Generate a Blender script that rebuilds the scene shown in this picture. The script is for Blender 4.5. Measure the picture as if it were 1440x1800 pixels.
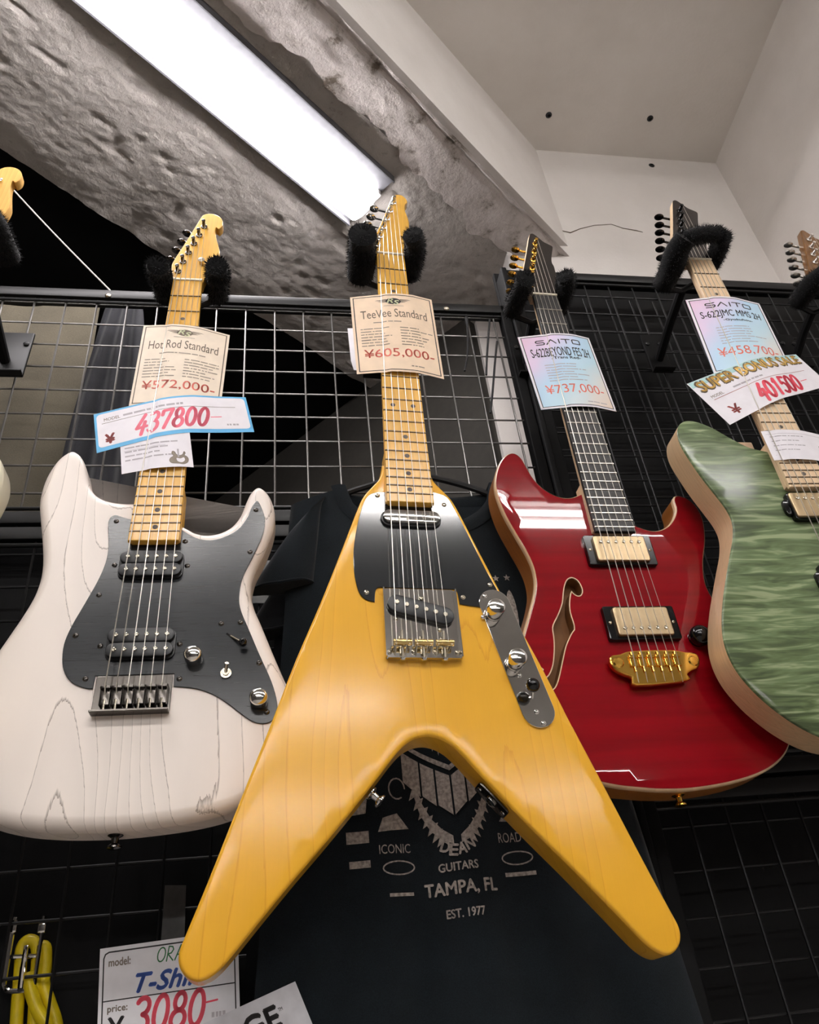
import bpy, bmesh, math, random
import numpy as np
from mathutils import Vector, Matrix
from mathutils.geometry import delaunay_2d_cdt

random.seed(7)
scene = bpy.context.scene
for o in list(bpy.data.objects):
    bpy.data.objects.remove(o)
COL = scene.collection

# ------------------------------------------------------------------ camera
CZ = 1450.0                       # camera height above the floor, mm
FPX = 1360.0
W = np.array([[0.98649, -0.00551, 0.16373],
              [-0.13212, 0.56421, 0.81499],
              [-0.09687, -0.82561, 0.55586]])      # camera axes (right, down, forward) -> world
cam_d = bpy.data.cameras.new('camera')
cam_d.sensor_fit = 'VERTICAL'
cam_d.sensor_height = 24.0
cam_d.lens = 24.0 * FPX / 1800.0
cam_d.clip_start = 0.02
cam = bpy.data.objects.new('camera', cam_d)
COL.objects.link(cam)
cm = Matrix.Identity(4)
for r in range(3):
    cm[r][0] = W[r, 0]
    cm[r][1] = -W[r, 1]
    cm[r][2] = -W[r, 2]
cm[2][3] = CZ / 1000
cam.matrix_world = cm
scene.camera = cam

# ------------------------------------------------------------------ world and exposure
world = bpy.data.worlds.new('world')
scene.world = world
world.use_nodes = True
world.node_tree.nodes['Background'].inputs[0].default_value = (0.5, 0.5, 0.55, 1)
world.node_tree.nodes['Background'].inputs[1].default_value = 0.02
scene.view_settings.view_transform = 'Standard'
scene.view_settings.look = 'None'
scene.view_settings.gamma = 1.0
scene.view_settings.use_curve_mapping = False
scene.view_settings.exposure = 0.35
TUBE_E = 39.0                     # strength of the shop's fluorescent tubes
LAMP_E = 32.0                      # strength of the fluorescent lens under the beam


def ray(px, py):
    return W @ np.array([(px - 720) / FPX, (py - 900) / FPX, 1.0])


def at(px, py, Y):
    """point (mm, camera-relative) on the vertical plane at depth Y"""
    d = ray(px, py)
    return d * (Y / d[1])


# ------------------------------------------------------------------ materials
def s2l(c):
    return tuple(((x / 255.0 + 0.055) / 1.055) ** 2.4 if x > 10.3 else x / 255.0 / 12.92 for x in c)


class NT:
    def __init__(self, name):
        self.m = bpy.data.materials.new(name)
        self.m.use_nodes = True
        self.t = self.m.node_tree
        self.b = self.t.nodes['Principled BSDF']

    def n(self, kind, **kw):
        nd = self.t.nodes.new(kind)
        for k, v in kw.items():
            setattr(nd, k, v)
        return nd

    def l(self, a, b):
        self.t.links.new(a, b)

    def math(self, op, a, b=None, c=None):
        nd = self.n('ShaderNodeMath', operation=op)
        for i, v in enumerate((a, b, c)):
            if v is None:
                continue
            if isinstance(v, (int, float)):
                nd.inputs[i].default_value = v
            else:
                self.l(v, nd.inputs[i])
        return nd.outputs[0]

    def coords(self, scale=(1, 1, 1), kind='Object', rot=(0, 0, 0)):
        tc = self.n('ShaderNodeTexCoord')
        mp = self.n('ShaderNodeMapping')
        mp.inputs['Scale'].default_value = scale
        mp.inputs['Rotation'].default_value = rot
        self.l(tc.outputs[kind], mp.inputs[0])
        return mp.outputs[0]

    def noise(self, co, scale=5, detail=3, rough=0.5, dist=0.0):
        nd = self.n('ShaderNodeTexNoise')
        nd.inputs['Scale'].default_value = scale
        nd.inputs['Detail'].default_value = detail
        nd.inputs['Roughness'].default_value = rough
        nd.inputs['Distortion'].default_value = dist
        self.l(co, nd.inputs['Vector'])
        return nd.outputs['Fac']

    def ramp(self, fac, stops, interp='LINEAR'):
        nd = self.n('ShaderNodeValToRGB')
        nd.color_ramp.interpolation = interp
        e = nd.color_ramp.elements
        while len(e) < len(stops):
            e.new(0.5)
        for i, (p, c) in enumerate(stops):
            e[i].position = p
            e[i].color = (*s2l(c), 1)
        self.l(fac, nd.inputs[0])
        return nd.outputs[0]

    def mix(self, fac, a, b, mode='MIX'):
        nd = self.n('ShaderNodeMix', data_type='RGBA', blend_type=mode)
        for sock, v in ((nd.inputs[0], fac), (nd.inputs[6], a), (nd.inputs[7], b)):
            if isinstance(v, (int, float)):
                sock.default_value = v
            elif isinstance(v, tuple):
                sock.default_value = (*s2l(v), 1)
            else:
                self.l(v, sock)
        return nd.outputs[2]

    def bump(self, h, strength=0.3, dist=0.002):
        nd = self.n('ShaderNodeBump')
        nd.inputs['Strength'].default_value = strength
        nd.inputs['Distance'].default_value = dist
        self.l(h, nd.inputs['Height'])
        self.l(nd.outputs[0], self.b.inputs['Normal'])

    def col(self, c):
        if isinstance(c, tuple):
            self.b.inputs['Base Color'].default_value = (*s2l(c), 1)
        else:
            self.l(c, self.b.inputs['Base Color'])

    def set(self, rough=0.5, metal=0.0, coat=0.0, coat_rough=0.03, spec=0.5):
        self.b.inputs['Roughness'].default_value = rough
        self.b.inputs['Metallic'].default_value = metal
        self.b.inputs['Coat Weight'].default_value = coat
        self.b.inputs['Coat Roughness'].default_value = coat_rough
        self.b.inputs['Specular IOR Level'].default_value = spec
        return self.m


MAT = {}


def plain(name, c, rough=0.5, metal=0.0, coat=0.0, spec=0.5, speck=0.06, scale=60.0, crough=0.03):
    k = NT(name)
    f = k.noise(k.coords(), scale, 3)
    lo = tuple(max(0, x * (1 - speck)) for x in c)
    hi = tuple(min(255, x * (1 + speck)) for x in c)
    k.col(k.ramp(f, [(0.3, lo), (0.7, hi)]))
    MAT[name] = k.set(rough, metal, coat, crough, spec)


plain('black_plastic', (26, 27, 29), 0.38)
plain('black_gloss', (10, 10, 11), 0.12)
plain('black_steel', (16, 16, 17), 0.45, spec=0.35)
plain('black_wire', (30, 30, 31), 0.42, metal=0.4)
plain('wing_grey', (84, 84, 88), 0.5)
plain('lit_wire', (126, 124, 122), 0.3, metal=0.85)  # black wire lightened in colour to paint in the beam lamp's shine
plain('nickel_warm', (166, 146, 116), 0.36, metal=1.0, speck=0.04)
plain('shop_ceiling', (176, 172, 168), 0.8)
plain('black_board', (7, 7, 8), 0.7, spec=0.2)
plain('chrome', (224, 222, 218), 0.09, metal=1.0, speck=0.02)
plain('satin_chrome', (226, 222, 216), 0.3, metal=1.0, speck=0.02)
plain('nickel', (205, 196, 178), 0.24, metal=1.0, speck=0.03)
plain('black_nickel', (92, 88, 84), 0.2, metal=1.0)
plain('gold', (232, 182, 84), 0.16, metal=1.0, speck=0.03)
plain('brass', (206, 178, 118), 0.25, metal=1.0)
plain('string_steel', (214, 208, 198), 0.3, metal=0.85, speck=0.02)
plain('fret_shaded', (104, 90, 74), 0.35, metal=0.8, speck=0.02)  # fret steel darkened, its shade and dark reflections put into the colour
plain('shop_wall', (88, 84, 82), 0.7)
plain('fret_steel', (196, 190, 180), 0.28, metal=0.9, speck=0.02)
plain('bone', (236, 226, 204), 0.4)
plain('inlay_grey', (92, 84, 76), 0.75, speck=0.2, scale=900)
plain('inlay_black', (30, 26, 22), 0.4)
plain('paper_white', (238, 234, 240), 0.65, speck=0.015)
plain('paper_cream', (240, 214, 186), 0.65, speck=0.02)
plain('paper_cream_light', (236, 220, 200), 0.65, speck=0.02)
plain('paper_blue', (96, 178, 226), 0.6, speck=0.03)
plain('paper_teal', (176, 214, 214), 0.6, speck=0.08)
plain('paper_silver', (206, 206, 212), 0.45, speck=0.05)
plain('ink_black', (34, 30, 32), 0.6)
plain('ink_grey', (140, 128, 116), 0.7)
plain('ink_brown', (104, 90, 74), 0.7)
plain('ink_pale', (176, 170, 176), 0.7)
plain('ink_price', (222, 112, 96), 0.6)
plain('ink_marker', (226, 66, 88), 0.5)
plain('ink_pink', (228, 96, 120), 0.5)
plain('ink_darkred', (150, 52, 46), 0.5)
plain('ink_green', (34, 110, 60), 0.5)
plain('ink_blue', (44, 84, 168), 0.5)
plain('ink_gold', (214, 172, 84), 0.5, speck=0.15, scale=200)
plain('emblem_pale', (214, 216, 176), 0.6)
plain('card_white', (226, 224, 228), 0.6, speck=0.02)
plain('yellow_rubber', (226, 200, 18), 0.42, speck=0.05)
plain('white_metal', (228, 226, 224), 0.35, speck=0.02)
plain('cord_white', (196, 190, 182), 0.6)
plain('print_ink', (156, 146, 138), 0.8, speck=0.2, scale=300)
plain('tape_grey', (70, 68, 66), 0.3, speck=0.15)
plain('dark_paint', (12, 12, 12), 0.85, spec=0.1)
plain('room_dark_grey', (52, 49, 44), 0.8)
plain('shop_floor', (196, 190, 184), 0.5)
plain('pale_wood', (214, 182, 150), 0.5)


def cloth(name, c, scale=900, amt=0.25):
    k = NT(name)
    f = k.noise(k.coords(), scale, 2)
    g = k.noise(k.coords(), 25, 4)
    lo = tuple(x * (1 - amt) for x in c)
    hi = tuple(min(255, x * (1 + amt)) for x in c)
    k.col(k.mix(0.4, k.ramp(f, [(0.3, lo), (0.7, hi)]), k.ramp(g, [(0.3, lo), (0.7, hi)])))
    k.bump(f, 0.25, 0.001)
    k.b.inputs['Sheen Weight'].default_value = 0.15
    MAT[name] = k.set(0.95, spec=0.1)


cloth('shirt_navy', (23, 28, 32))
cloth('shirt_black', (14, 15, 18))
cloth('dark_cloth', (44, 44, 48))
cloth('beige_cloth', (92, 86, 73), 500, 0.1)
cloth('fur_black', (14, 14, 15), 400, 0.3)


def wood(name, base, dark, lines=50.0, warp=2.5, stretch=(6, 1.0, 6), rough=0.4, coat=0.0, width=0.06, tone=0.06, crough=0.1, gmix=0.35, spec=0.5):
    """contour lines of a stretched noise = wood figure, running along local Y"""
    k = NT(name)
    co = k.coords()
    sx = k.n('ShaderNodeSeparateXYZ')
    k.l(co, sx.inputs[0])
    nz = k.noise(k.coords(stretch), 1.0, 2, 0.45)
    fine = k.noise(k.coords((700, 25, 700)), 1.0, 3)
    v = k.math('MULTIPLY_ADD', sx.outputs[0], lines, k.math('MULTIPLY', nz, warp * 10))
    v = k.math('ADD', v, k.math('MULTIPLY', fine, 0.12))
    fr = k.math('FRACT', v)
    lo = tuple(max(0, x * (1 - tone)) for x in base)
    line = k.ramp(fr, [(0.0, dark), (width, base), (0.75, lo), (1.0, lo)])
    grain = k.ramp(fine, [(0.3, tuple(x * (1 - tone) for x in base)), (0.7, base)])
    k.col(k.mix(gmix, line, grain))
    k.bump(fine, 0.04, 0.0005)
    MAT[name] = k.set(rough, 0, coat, crough, spec)


wood('ash_white', (236, 225, 216), (118, 102, 88), 46, 1.9, (5.0, 1.5, 5.0), 0.42, 0.25, 0.05, 0.03, 0.3, 0.12)
wood('cream_body', (232, 226, 200), (214, 204, 176), 30, 1.2, rough=0.3, coat=0.4, tone=0.02)
wood('amber_body', (236, 176, 46), (210, 146, 32), 34, 1.6, (8, 1.2, 8), 0.55, 0.75, 0.08, 0.03, 0.15, 0.35, 0.12)
wood('maple_amber', (220, 170, 84), (196, 142, 62), 160, 1.0, (20, 2, 20), 0.25, 0.5, 0.2, 0.06, 0.12)
wood('maple_gold', (230, 176, 70), (204, 148, 50), 160, 1.0, (20, 2, 20), 0.35, 0.3, 0.2, 0.06, 0.15)
wood('maple_matte', (214, 164, 80), (190, 138, 60), 160, 1.0, (20, 2, 20), 0.7, 0.0, 0.2, 0.06, 0.12, 0.35, 0.15)
wood('maple_pale', (236, 206, 168), (214, 178, 138), 150, 1.0, (20, 2, 20), 0.4, 0.0, 0.2, 0.05)
wood('side_maple', (226, 194, 152), (196, 156, 110), 60, 1.2, (3, 1, 60), 0.45, 0.1, 0.15, 0.06)
wood('side_brown', (168, 104, 44), (130, 74, 28), 60, 1.2, (3, 1, 40), 0.35, 0.4, 0.2, 0.1)
wood('ebony', (38, 35, 34), (22, 20, 20), 200, 1.0, (20, 3, 20), 0.45, 0.0, 0.3, 0.2)
wood('head_dark', (30, 26, 24), (58, 44, 38), 70, 2.0, (14, 2, 14), 0.25, 0.6, 0.3, 0.2)
wood('rosewood', (128, 84, 34), (84, 50, 18), 110, 1.2, (16, 2, 16), 0.3, 0.4, 0.3, 0.15)
wood('binding_cream', (226, 190, 150), (206, 166, 120), 40, 0.5, rough=0.35, coat=0.4)
wood('inside_wood', (122, 78, 34), (92, 56, 22), 60, 1.0, rough=0.7)

k = NT('red_lacquer')
nz = k.noise(k.coords((3, 60, 3)), 1.0, 3)
k.col(k.ramp(nz, [(0.3, (122, 0, 12)), (0.7, (142, 1, 17))]))
MAT['red_lacquer'] = k.set(0.6, 0.0, 0.9, 0.02, 0.05)

k = NT('green_quilt')
q1 = k.noise(k.coords((11, 95, 11), rot=(0, 0, 0.08)), 1.0, 3, 0.55, 1.0)
q2 = k.noise(k.coords((5, 10, 5)), 1.0, 3)
c1 = k.ramp(q1, [(0.36, (52, 64, 38)), (0.46, (86, 102, 66)), (0.54, (108, 126, 86)), (0.65, (162, 174, 134))])
c2 = k.ramp(q2, [(0.4, (58, 66, 38)), (0.6, (108, 126, 90))])
k.col(k.mix(0.35, c1, c2))
MAT['green_quilt'] = k.set(0.5, 0.0, 0.35, 0.12, 0.15)

k = NT('guard_black')
br = k.noise(k.coords((30, 900, 30)), 1.0, 2)
k.col(k.ramp(br, [(0.3, (27, 29, 32)), (0.7, (34, 37, 40))]))
k.bump(br, 0.008, 0.0003)
MAT['guard_black'] = k.set(0.2, 0.0, 0.0, 0.1, 0.45)
plain('guard_gloss', (30, 33, 36), 0.12, coat=0.6, speck=0.05, crough=0.08)

k = NT('concrete_rough')
co = k.coords()
a = k.noise(co, 9, 6, 0.62)
b = k.noise(co, 60, 5, 0.65)
c = k.noise(co, 3, 3)
base = k.ramp(a, [(0.3, (156, 150, 144)), (0.55, (180, 174, 168)), (0.75, (194, 188, 182))])
pits = k.ramp(b, [(0.30, (118, 112, 106)), (0.42, (182, 176, 170)), (1.0, (190, 184, 178))])
k.col(k.mix(0.45, base, pits, 'MULTIPLY') if False else k.mix(0.4, base, pits))
k.bump(k.math('ADD', a, k.math('MULTIPLY', b, 0.6)), 0.75, 0.008)
MAT['concrete_rough'] = k.set(0.85, spec=0.25)

k = NT('plaster_white')
co = k.coords()
a = k.noise(co, 7, 5, 0.6)
b = k.noise(co, 140, 3)
st = k.noise(co, 2.2, 6, 0.7, 0.6)
base = k.ramp(a, [(0.3, (220, 214, 209)), (0.7, (234, 229, 225))])
stain = k.ramp(st, [(0.26, (150, 142, 132)), (0.36, (226, 220, 215)), (1, (232, 227, 222))])
k.col(k.mix(0.5, base, stain))
k.bump(k.math('ADD', a, k.math('MULTIPLY', b, 0.25)), 0.25, 0.008)
MAT['plaster_white'] = k.set(0.8, spec=0.2)

k = NT('plaster_chipped')
co = k.coords()
a = k.noise(co, 14, 7, 0.7)
chip = k.ramp(a, [(0.36, (112, 102, 92)), (0.43, (186, 178, 172)), (0.5, (206, 198, 194)), (1, (212, 204, 200))])
k.col(chip)
k.bump(a, 0.8, 0.01)
MAT['plaster_chipped'] = k.set(0.85, spec=0.2)

k = NT('ceiling_paint')
co = k.coords()
a = k.noise(co, 5, 5, 0.6)
k.col(k.ramp(a, [(0.3, (222, 216, 209)), (0.7, (232, 227, 221))]))
k.bump(k.noise(co, 120, 3), 0.12, 0.004)
MAT['ceiling_paint'] = k.set(0.85, spec=0.2)

for nm, stops in (('paper_holo', [(0.0, (240, 196, 222)), (0.25, (226, 208, 236)), (0.45, (190, 220, 244)), (0.62, (196, 226, 240)), (0.8, (228, 226, 222)), (1.0, (248, 214, 190))]),):
    k = NT(nm)
    tc = k.n('ShaderNodeTexCoord')
    sx = k.n('ShaderNodeSeparateXYZ')
    k.l(tc.outputs['Generated'], sx.inputs[0])
    f = k.math('MULTIPLY', k.math('SUBTRACT', k.math('ADD', sx.outputs[0], 1.0), sx.outputs[1]), 0.5)
    f = k.math('ADD', f, k.math('MULTIPLY_ADD', k.noise(k.coords(), 25, 2), 0.16, -0.08))
    k.col(k.ramp(f, stops))
    MAT[nm] = k.set(0.5)

for nm, e, cc in (('lens_glow', LAMP_E, (1.0, 0.95, 0.96)), ('tube_glow', TUBE_E, (1.0, 0.97, 0.95))):
    k = NT(nm)
    k.b.inputs['Base Color'].default_value = (0.9, 0.9, 0.9, 1)
    k.b.inputs['Emission Color'].default_value = (*cc, 1)
    k.b.inputs['Emission Strength'].default_value = e
    MAT[nm] = k.m


# ------------------------------------------------------------------ mesh helpers (millimetres in, metres out)
class MB:
    def __init__(self, off=(0, 0, 0)):
        self.v = []
        self.f = []
        self.off = off

    def add(self, verts, faces):
        n = len(self.v)
        self.v += [tuple(p) for p in verts]
        self.f += [tuple(i + n for i in fc) for fc in faces]
        return self

    def box(self, lo, hi, bev=0.0):
        x0, y0, z0 = lo
        x1, y1, z1 = hi
        if bev <= 0:
            self.add([(x0, y0, z0), (x1, y0, z0), (x1, y1, z0), (x0, y1, z0), (x0, y0, z1), (x1, y0, z1), (x1, y1, z1), (x0, y1, z1)],
                     [(3, 2, 1, 0), (4, 5, 6, 7), (0, 1, 5, 4), (1, 2, 6, 5), (2, 3, 7, 6), (3, 0, 4, 7)])
        else:
            out = [(x0, y0), (x1, y0), (x1, y1), (x0, y1)]
            self.prism(round_poly(out, bev * 1.5, 3), z0, z1, bev)
        return self

    def prism(self, poly, z0, z1, bev=0.0, steps=2, both=True):
        """extrude a 2-D outline along z with a rounded rim"""
        poly = ccw(poly)
        n = len(poly)
        levels = []
        if bev > 0:
            if both:
                for i in range(steps + 1):
                    a = math.pi / 2 * i / steps
                    levels.append((bev * (1 - math.sin(a)), z0 + bev * (1 - math.cos(a))))
            else:
                levels.append((0, z0))
            for i in range(steps + 1):
                a = math.pi / 2 * i / steps
                levels.append((bev * (1 - math.cos(a)), z1 - bev * (1 - math.sin(a))))
        else:
            levels = [(0, z0), (0, z1)]
        rings = []
        for ins, z in levels:
            pp = inset(poly, ins) if ins > 1e-6 else poly
            rings.append([(x, y, z) for x, y in pp])
        vs = [p for r in rings for p in r]
        fs = []
        for k in range(len(rings) - 1):
            for i in range(n):
                j = (i + 1) % n
                fs.append((k * n + i, k * n + j, (k + 1) * n + j, (k + 1) * n + i))
        fs.append(tuple(reversed(range(n))))
        b0 = (len(rings) - 1) * n
        fs.append(tuple(b0 + i for i in range(n)))
        return self.add(vs, fs)

    def lathe(self, prof, c=(0, 0, 0), axis=(0, 0, 1), seg=20):
        """prof: list of (radius, height) from bottom to top along axis"""
        ax = Vector(axis).normalized()
        u = ax.orthogonal().normalized()
        w = ax.cross(u)
        vs, fs = [], []
        for r, h in prof:
            for i in range(seg):
                a = 2 * math.pi * i / seg
                p = Vector(c) + ax * h + (u * math.cos(a) + w * math.sin(a)) * r
                vs.append(tuple(p))
        for k in range(len(prof) - 1):
            for i in range(seg):
                j = (i + 1) % seg
                fs.append((k * seg + i, k * seg + j, (k + 1) * seg + j, (k + 1) * seg + i))
        fs.append(tuple(reversed(range(seg))))
        b0 = (len(prof) - 1) * seg
        fs.append(tuple(b0 + i for i in range(seg)))
        return self.add(vs, fs)

    def cyl(self, a, b, r, seg=12, r2=None):
        a, b = Vector(a), Vector(b)
        L = (b - a).length
        return self.lathe([(r, 0), (r if r2 is None else r2, L)], a, b - a, seg)

    def tube(self, pts, r, seg=6, cap=True):
        pts = [Vector(p) for p in pts]
        n = len(pts)
        rr = r if isinstance(r, (list, tuple)) else [r] * n
        t0 = (pts[1] - pts[0]).normalized()
        u = t0.orthogonal().normalized()
        vs, fs = [], []
        for i, p in enumerate(pts):
            t = (pts[min(i + 1, n - 1)] - pts[max(i - 1, 0)]).normalized()
            u = (u - t * u.dot(t)).normalized()
            w = t.cross(u)
            for k in range(seg):
                a = 2 * math.pi * k / seg
                vs.append(tuple(p + (u * math.cos(a) + w * math.sin(a)) * rr[i]))
        for i in range(n - 1):
            for k in range(seg):
                j = (k + 1) % seg
                fs.append((i * seg + k, i * seg + j, (i + 1) * seg + j, (i + 1) * seg + k))
        if cap:
            fs.append(tuple(reversed(range(seg))))
            fs.append(tuple((n - 1) * seg + k for k in range(seg)))
        return self.add(vs, fs)

    def ell(self, c, rx, ry, rz, seg=16, rings=10):
        vs, fs = [], []
        for i in range(rings + 1):
            th = math.pi * i / rings
            for k in range(seg):
                a = 2 * math.pi * k / seg
                vs.append((c[0] + rx * math.sin(th) * math.cos(a), c[1] + ry * math.sin(th) * math.sin(a), c[2] - rz * math.cos(th)))
        for i in range(rings):
            for k in range(seg):
                j = (k + 1) % seg
                fs.append((i * seg + k, i * seg + j, (i + 1) * seg + j, (i + 1) * seg + k))
        return self.add(vs, fs)

    def mesh(self, name, smooth=35):
        me = bpy.data.meshes.new(name)
        o = self.off
        me.from_pydata([((x + o[0]) * 0.001, (y + o[1]) * 0.001, (z + o[2]) * 0.001) for x, y, z in self.v], [], self.f)
        me.validate()
        me.update()
        if smooth:
            me.shade_smooth()
            me.set_sharp_from_angle(angle=math.radians(smooth))
        return me

    def build(self, name, mat, parent=None, smooth=35, loc=None):
        me = self.mesh(name, smooth)
        me.materials.append(MAT[mat])
        o = bpy.data.objects.new(name, me)
        COL.objects.link(o)
        if parent is not None:
            o.parent = parent
        if loc is not None:
            o.location = loc
        return o


def WB():
    return MB((0, 0, CZ))


def ccw(p):
    a = sum(p[i][0] * p[(i + 1) % len(p)][1] - p[(i + 1) % len(p)][0] * p[i][1] for i in range(len(p)))
    return list(p) if a > 0 else list(reversed(p))


def inset(poly, d):
    """move every vertex of a CCW outline inwards by d"""
    n = len(poly)
    out = []
    for i in range(n):
        p0, p1, p2 = poly[i - 1], poly[i], poly[(i + 1) % n]
        e1 = (p1[0] - p0[0], p1[1] - p0[1])
        e2 = (p2[0] - p1[0], p2[1] - p1[1])
        l1 = math.hypot(*e1) or 1e-9
        l2 = math.hypot(*e2) or 1e-9
        nx = -e1[1] / l1 - e2[1] / l2
        ny = e1[0] / l1 + e2[0] / l2
        L = math.hypot(nx, ny) or 1e-9
        c = max(0.35, L / 2)
        out.append((p1[0] + nx / L * d / c, p1[1] + ny / L * d / c))
    return out


def round_poly(poly, r, seg=4):
    n = len(poly)
    out = []
    for i in range(n):
        p = Vector(poly[i])
        a = Vector(poly[i - 1]) - p
        b = Vector(poly[(i + 1) % n]) - p
        rr = min(r, a.length * 0.45, b.length * 0.45)
        A = p + a.normalized() * rr
        B = p + b.normalized() * rr
        for k in range(seg + 1):
            t = k / seg
            q = A * (1 - t) ** 2 + p * 2 * t * (1 - t) + B * t * t
            out.append((q.x, q.y))
    return out


def smooth_closed(pts, sub=6, corners=()):
    """Catmull-Rom through a closed outline; corners keep sharp"""
    n = len(pts)
    out = []
    for i in range(n):
        p0, p1, p2, p3 = (Vector(pts[(i + k - 1) % n]) for k in range(4))
        if i in corners:
            p0 = p1
        if (i + 1) % n in corners:
            p3 = p2
        for k in range(sub):
            t = k / sub
            q = 0.5 * ((2 * p1) + (p2 - p0) * t + (2 * p0 - 5 * p1 + 4 * p2 - p3) * t * t + (3 * p1 - p0 - 3 * p2 + p3) * t ** 3)
            out.append((q.x, q.y))
    return out


def smooth_open(pts, sub=6):
    n = len(pts)
    out = []
    for i in range(n - 1):
        p0, p1, p2, p3 = (Vector(pts[min(max(i + k - 1, 0), n - 1)]) for k in range(4))
        for k in range(sub):
            t = k / sub
            out.append(tuple(0.5 * ((2 * p1) + (p2 - p0) * t + (2 * p0 - 5 * p1 + 4 * p2 - p3) * t * t + (3 * p1 - p0 - 3 * p2 + p3) * t ** 3)))
    out.append(tuple(pts[-1]))
    return out


def resample(poly, step):
    out = []
    n = len(poly)
    for i in range(n):
        a, b = poly[i], poly[(i + 1) % n]
        L = math.hypot(b[0] - a[0], b[1] - a[1])
        k = max(1, int(math.ceil(L / step)))
        for j in range(k):
            out.append((a[0] + (b[0] - a[0]) * j / k, a[1] + (b[1] - a[1]) * j / k))
    return out


def circle(cx, cy, r, n=16):
    return [(cx + r * math.cos(2 * math.pi * i / n), cy + r * math.sin(2 * math.pi * i / n)) for i in range(n)]


def capsule(x0, x1, cy, r, n=8):
    out = []
    for i in range(n + 1):
        a = -math.pi / 2 + math.pi * i / n
        out.append((x1 - r + r * math.cos(a), cy + r * math.sin(a)))
    for i in range(n + 1):
        a = math.pi / 2 + math.pi * i / n
        out.append((x0 + r + r * math.cos(a), cy + r * math.sin(a)))
    return out


def rot2(poly, c, deg):
    a = math.radians(deg)
    return [(c[0] + (x - c[0]) * math.cos(a) - (y - c[1]) * math.sin(a), c[1] + (x - c[0]) * math.sin(a) + (y - c[1]) * math.cos(a)) for x, y in poly]


def seg_dist(P, poly):
    A = np.array(poly)
    B = np.roll(A, -1, axis=0)
    d = np.full(len(P), 1e9)
    for a, b in zip(A, B):
        ab = b - a
        L2 = ab @ ab + 1e-12
        t = np.clip(((P - a) @ ab) / L2, 0, 1)
        q = a + t[:, None] * ab
        d = np.minimum(d, np.hypot(P[:, 0] - q[:, 0], P[:, 1] - q[:, 1]))
    return d


def inside(P, poly):
    A = np.array(poly)
    B = np.roll(A, -1, axis=0)
    c = np.zeros(len(P), bool)
    for a, b in zip(A, B):
        cond = (a[1] > P[:, 1]) != (b[1] > P[:, 1])
        xi = (b[0] - a[0]) * (P[:, 1] - a[1]) / (b[1] - a[1] + 1e-12) + a[0]
        c ^= cond & (P[:, 0] < xi)
    return c


def sheet(outline, holes=(), grid=12.0, rings=()):
    """triangulated flat sheet inside an outline; returns points, triangles, distance to rim"""
    outline = ccw(outline)
    xs = [p[0] for p in outline]
    ys = [p[1] for p in outline]
    gx, gy = np.meshgrid(np.arange(min(xs), max(xs), grid), np.arange(min(ys), max(ys), grid))
    G = np.c_[gx.ravel() + (np.arange(gx.size) // gx.shape[1] % 2) * grid / 2, gy.ravel()]
    G = G[inside(G, outline)]
    d = seg_dist(G, outline)
    G = G[d > max(list(rings) + [grid * 0.4]) + grid * 0.3]
    pts = [tuple(p) for p in outline]
    edges = [(i, (i + 1) % len(outline)) for i in range(len(outline))]
    for rg in rings:
        rp = np.array(inset(outline, rg))
        ok = inside(rp, outline) & (seg_dist(rp, outline) > rg * 0.9)
        pts += [tuple(p) for p in rp[ok]]
    for h in holes:
        hn = len(pts)
        h = ccw(h)
        pts += list(h)
        edges += [(hn + i, hn + (i + 1) % len(h)) for i in range(len(h))]
        if len(G):
            G = G[~inside(G, h) & (seg_dist(G, h) > 2.5)]
    pts += [tuple(p) for p in G]
    r = delaunay_2d_cdt([Vector(p) for p in pts], edges, [], 0, 1e-5)
    vs = np.array([(p.x, p.y) for p in r[0]])
    tris = []
    cen = np.array([vs[list(t)].mean(axis=0) for t in r[2]])
    keep = inside(cen, outline)
    for h in holes:
        keep &= ~inside(cen, h)
    tris = [tuple(t) for t, kk in zip(r[2], keep) if kk]
    # CCW orientation
    fix = []
    for t in tris:
        a, b, c = vs[t[0]], vs[t[1]], vs[t[2]]
        fix.append(t if (b[0] - a[0]) * (c[1] - a[1]) - (b[1] - a[1]) * (c[0] - a[0]) > 0 else (t[0], t[2], t[1]))
    return vs, fix, seg_dist(vs, outline)


def empty(name, loc=(0, 0, 0)):
    o = bpy.data.objects.new(name, None)
    COL.objects.link(o)
    o.location = loc
    return o


def tag(o, label, cat, group=None):
    o['label'] = label
    o['category'] = cat
    if group:
        o['group'] = group
    return o


def struct(o, label=None):
    o['kind'] = 'structure'
    if label:
        o['label'] = label
    return o


def clone(src, parent, loc=None, scale=None):
    c = bpy.data.objects.new(src.name.split('.')[0], src.data)
    COL.objects.link(c)
    c.parent = parent
    if loc is not None:
        c.location = loc
    if scale is not None:
        c.scale = scale
    return c


def noise2(x, y, seed=0):
    """smooth value noise, vectorised"""
    rs = np.random.RandomState(seed)
    T = rs.rand(64, 64)
    xi = np.floor(x).astype(int)
    yi = np.floor(y).astype(int)
    fx = x - xi
    fy = y - yi
    fx = fx * fx * (3 - 2 * fx)
    fy = fy * fy * (3 - 2 * fy)
    g = lambda a, b: T[a % 64, b % 64]
    return (g(xi, yi) * (1 - fx) + g(xi + 1, yi) * fx) * (1 - fy) + (g(xi, yi + 1) * (1 - fx) + g(xi + 1, yi + 1) * fx) * fy


# ------------------------------------------------------------------ lettering helpers (2-D meshes that get laid on a surface)
TXT = {}


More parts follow.
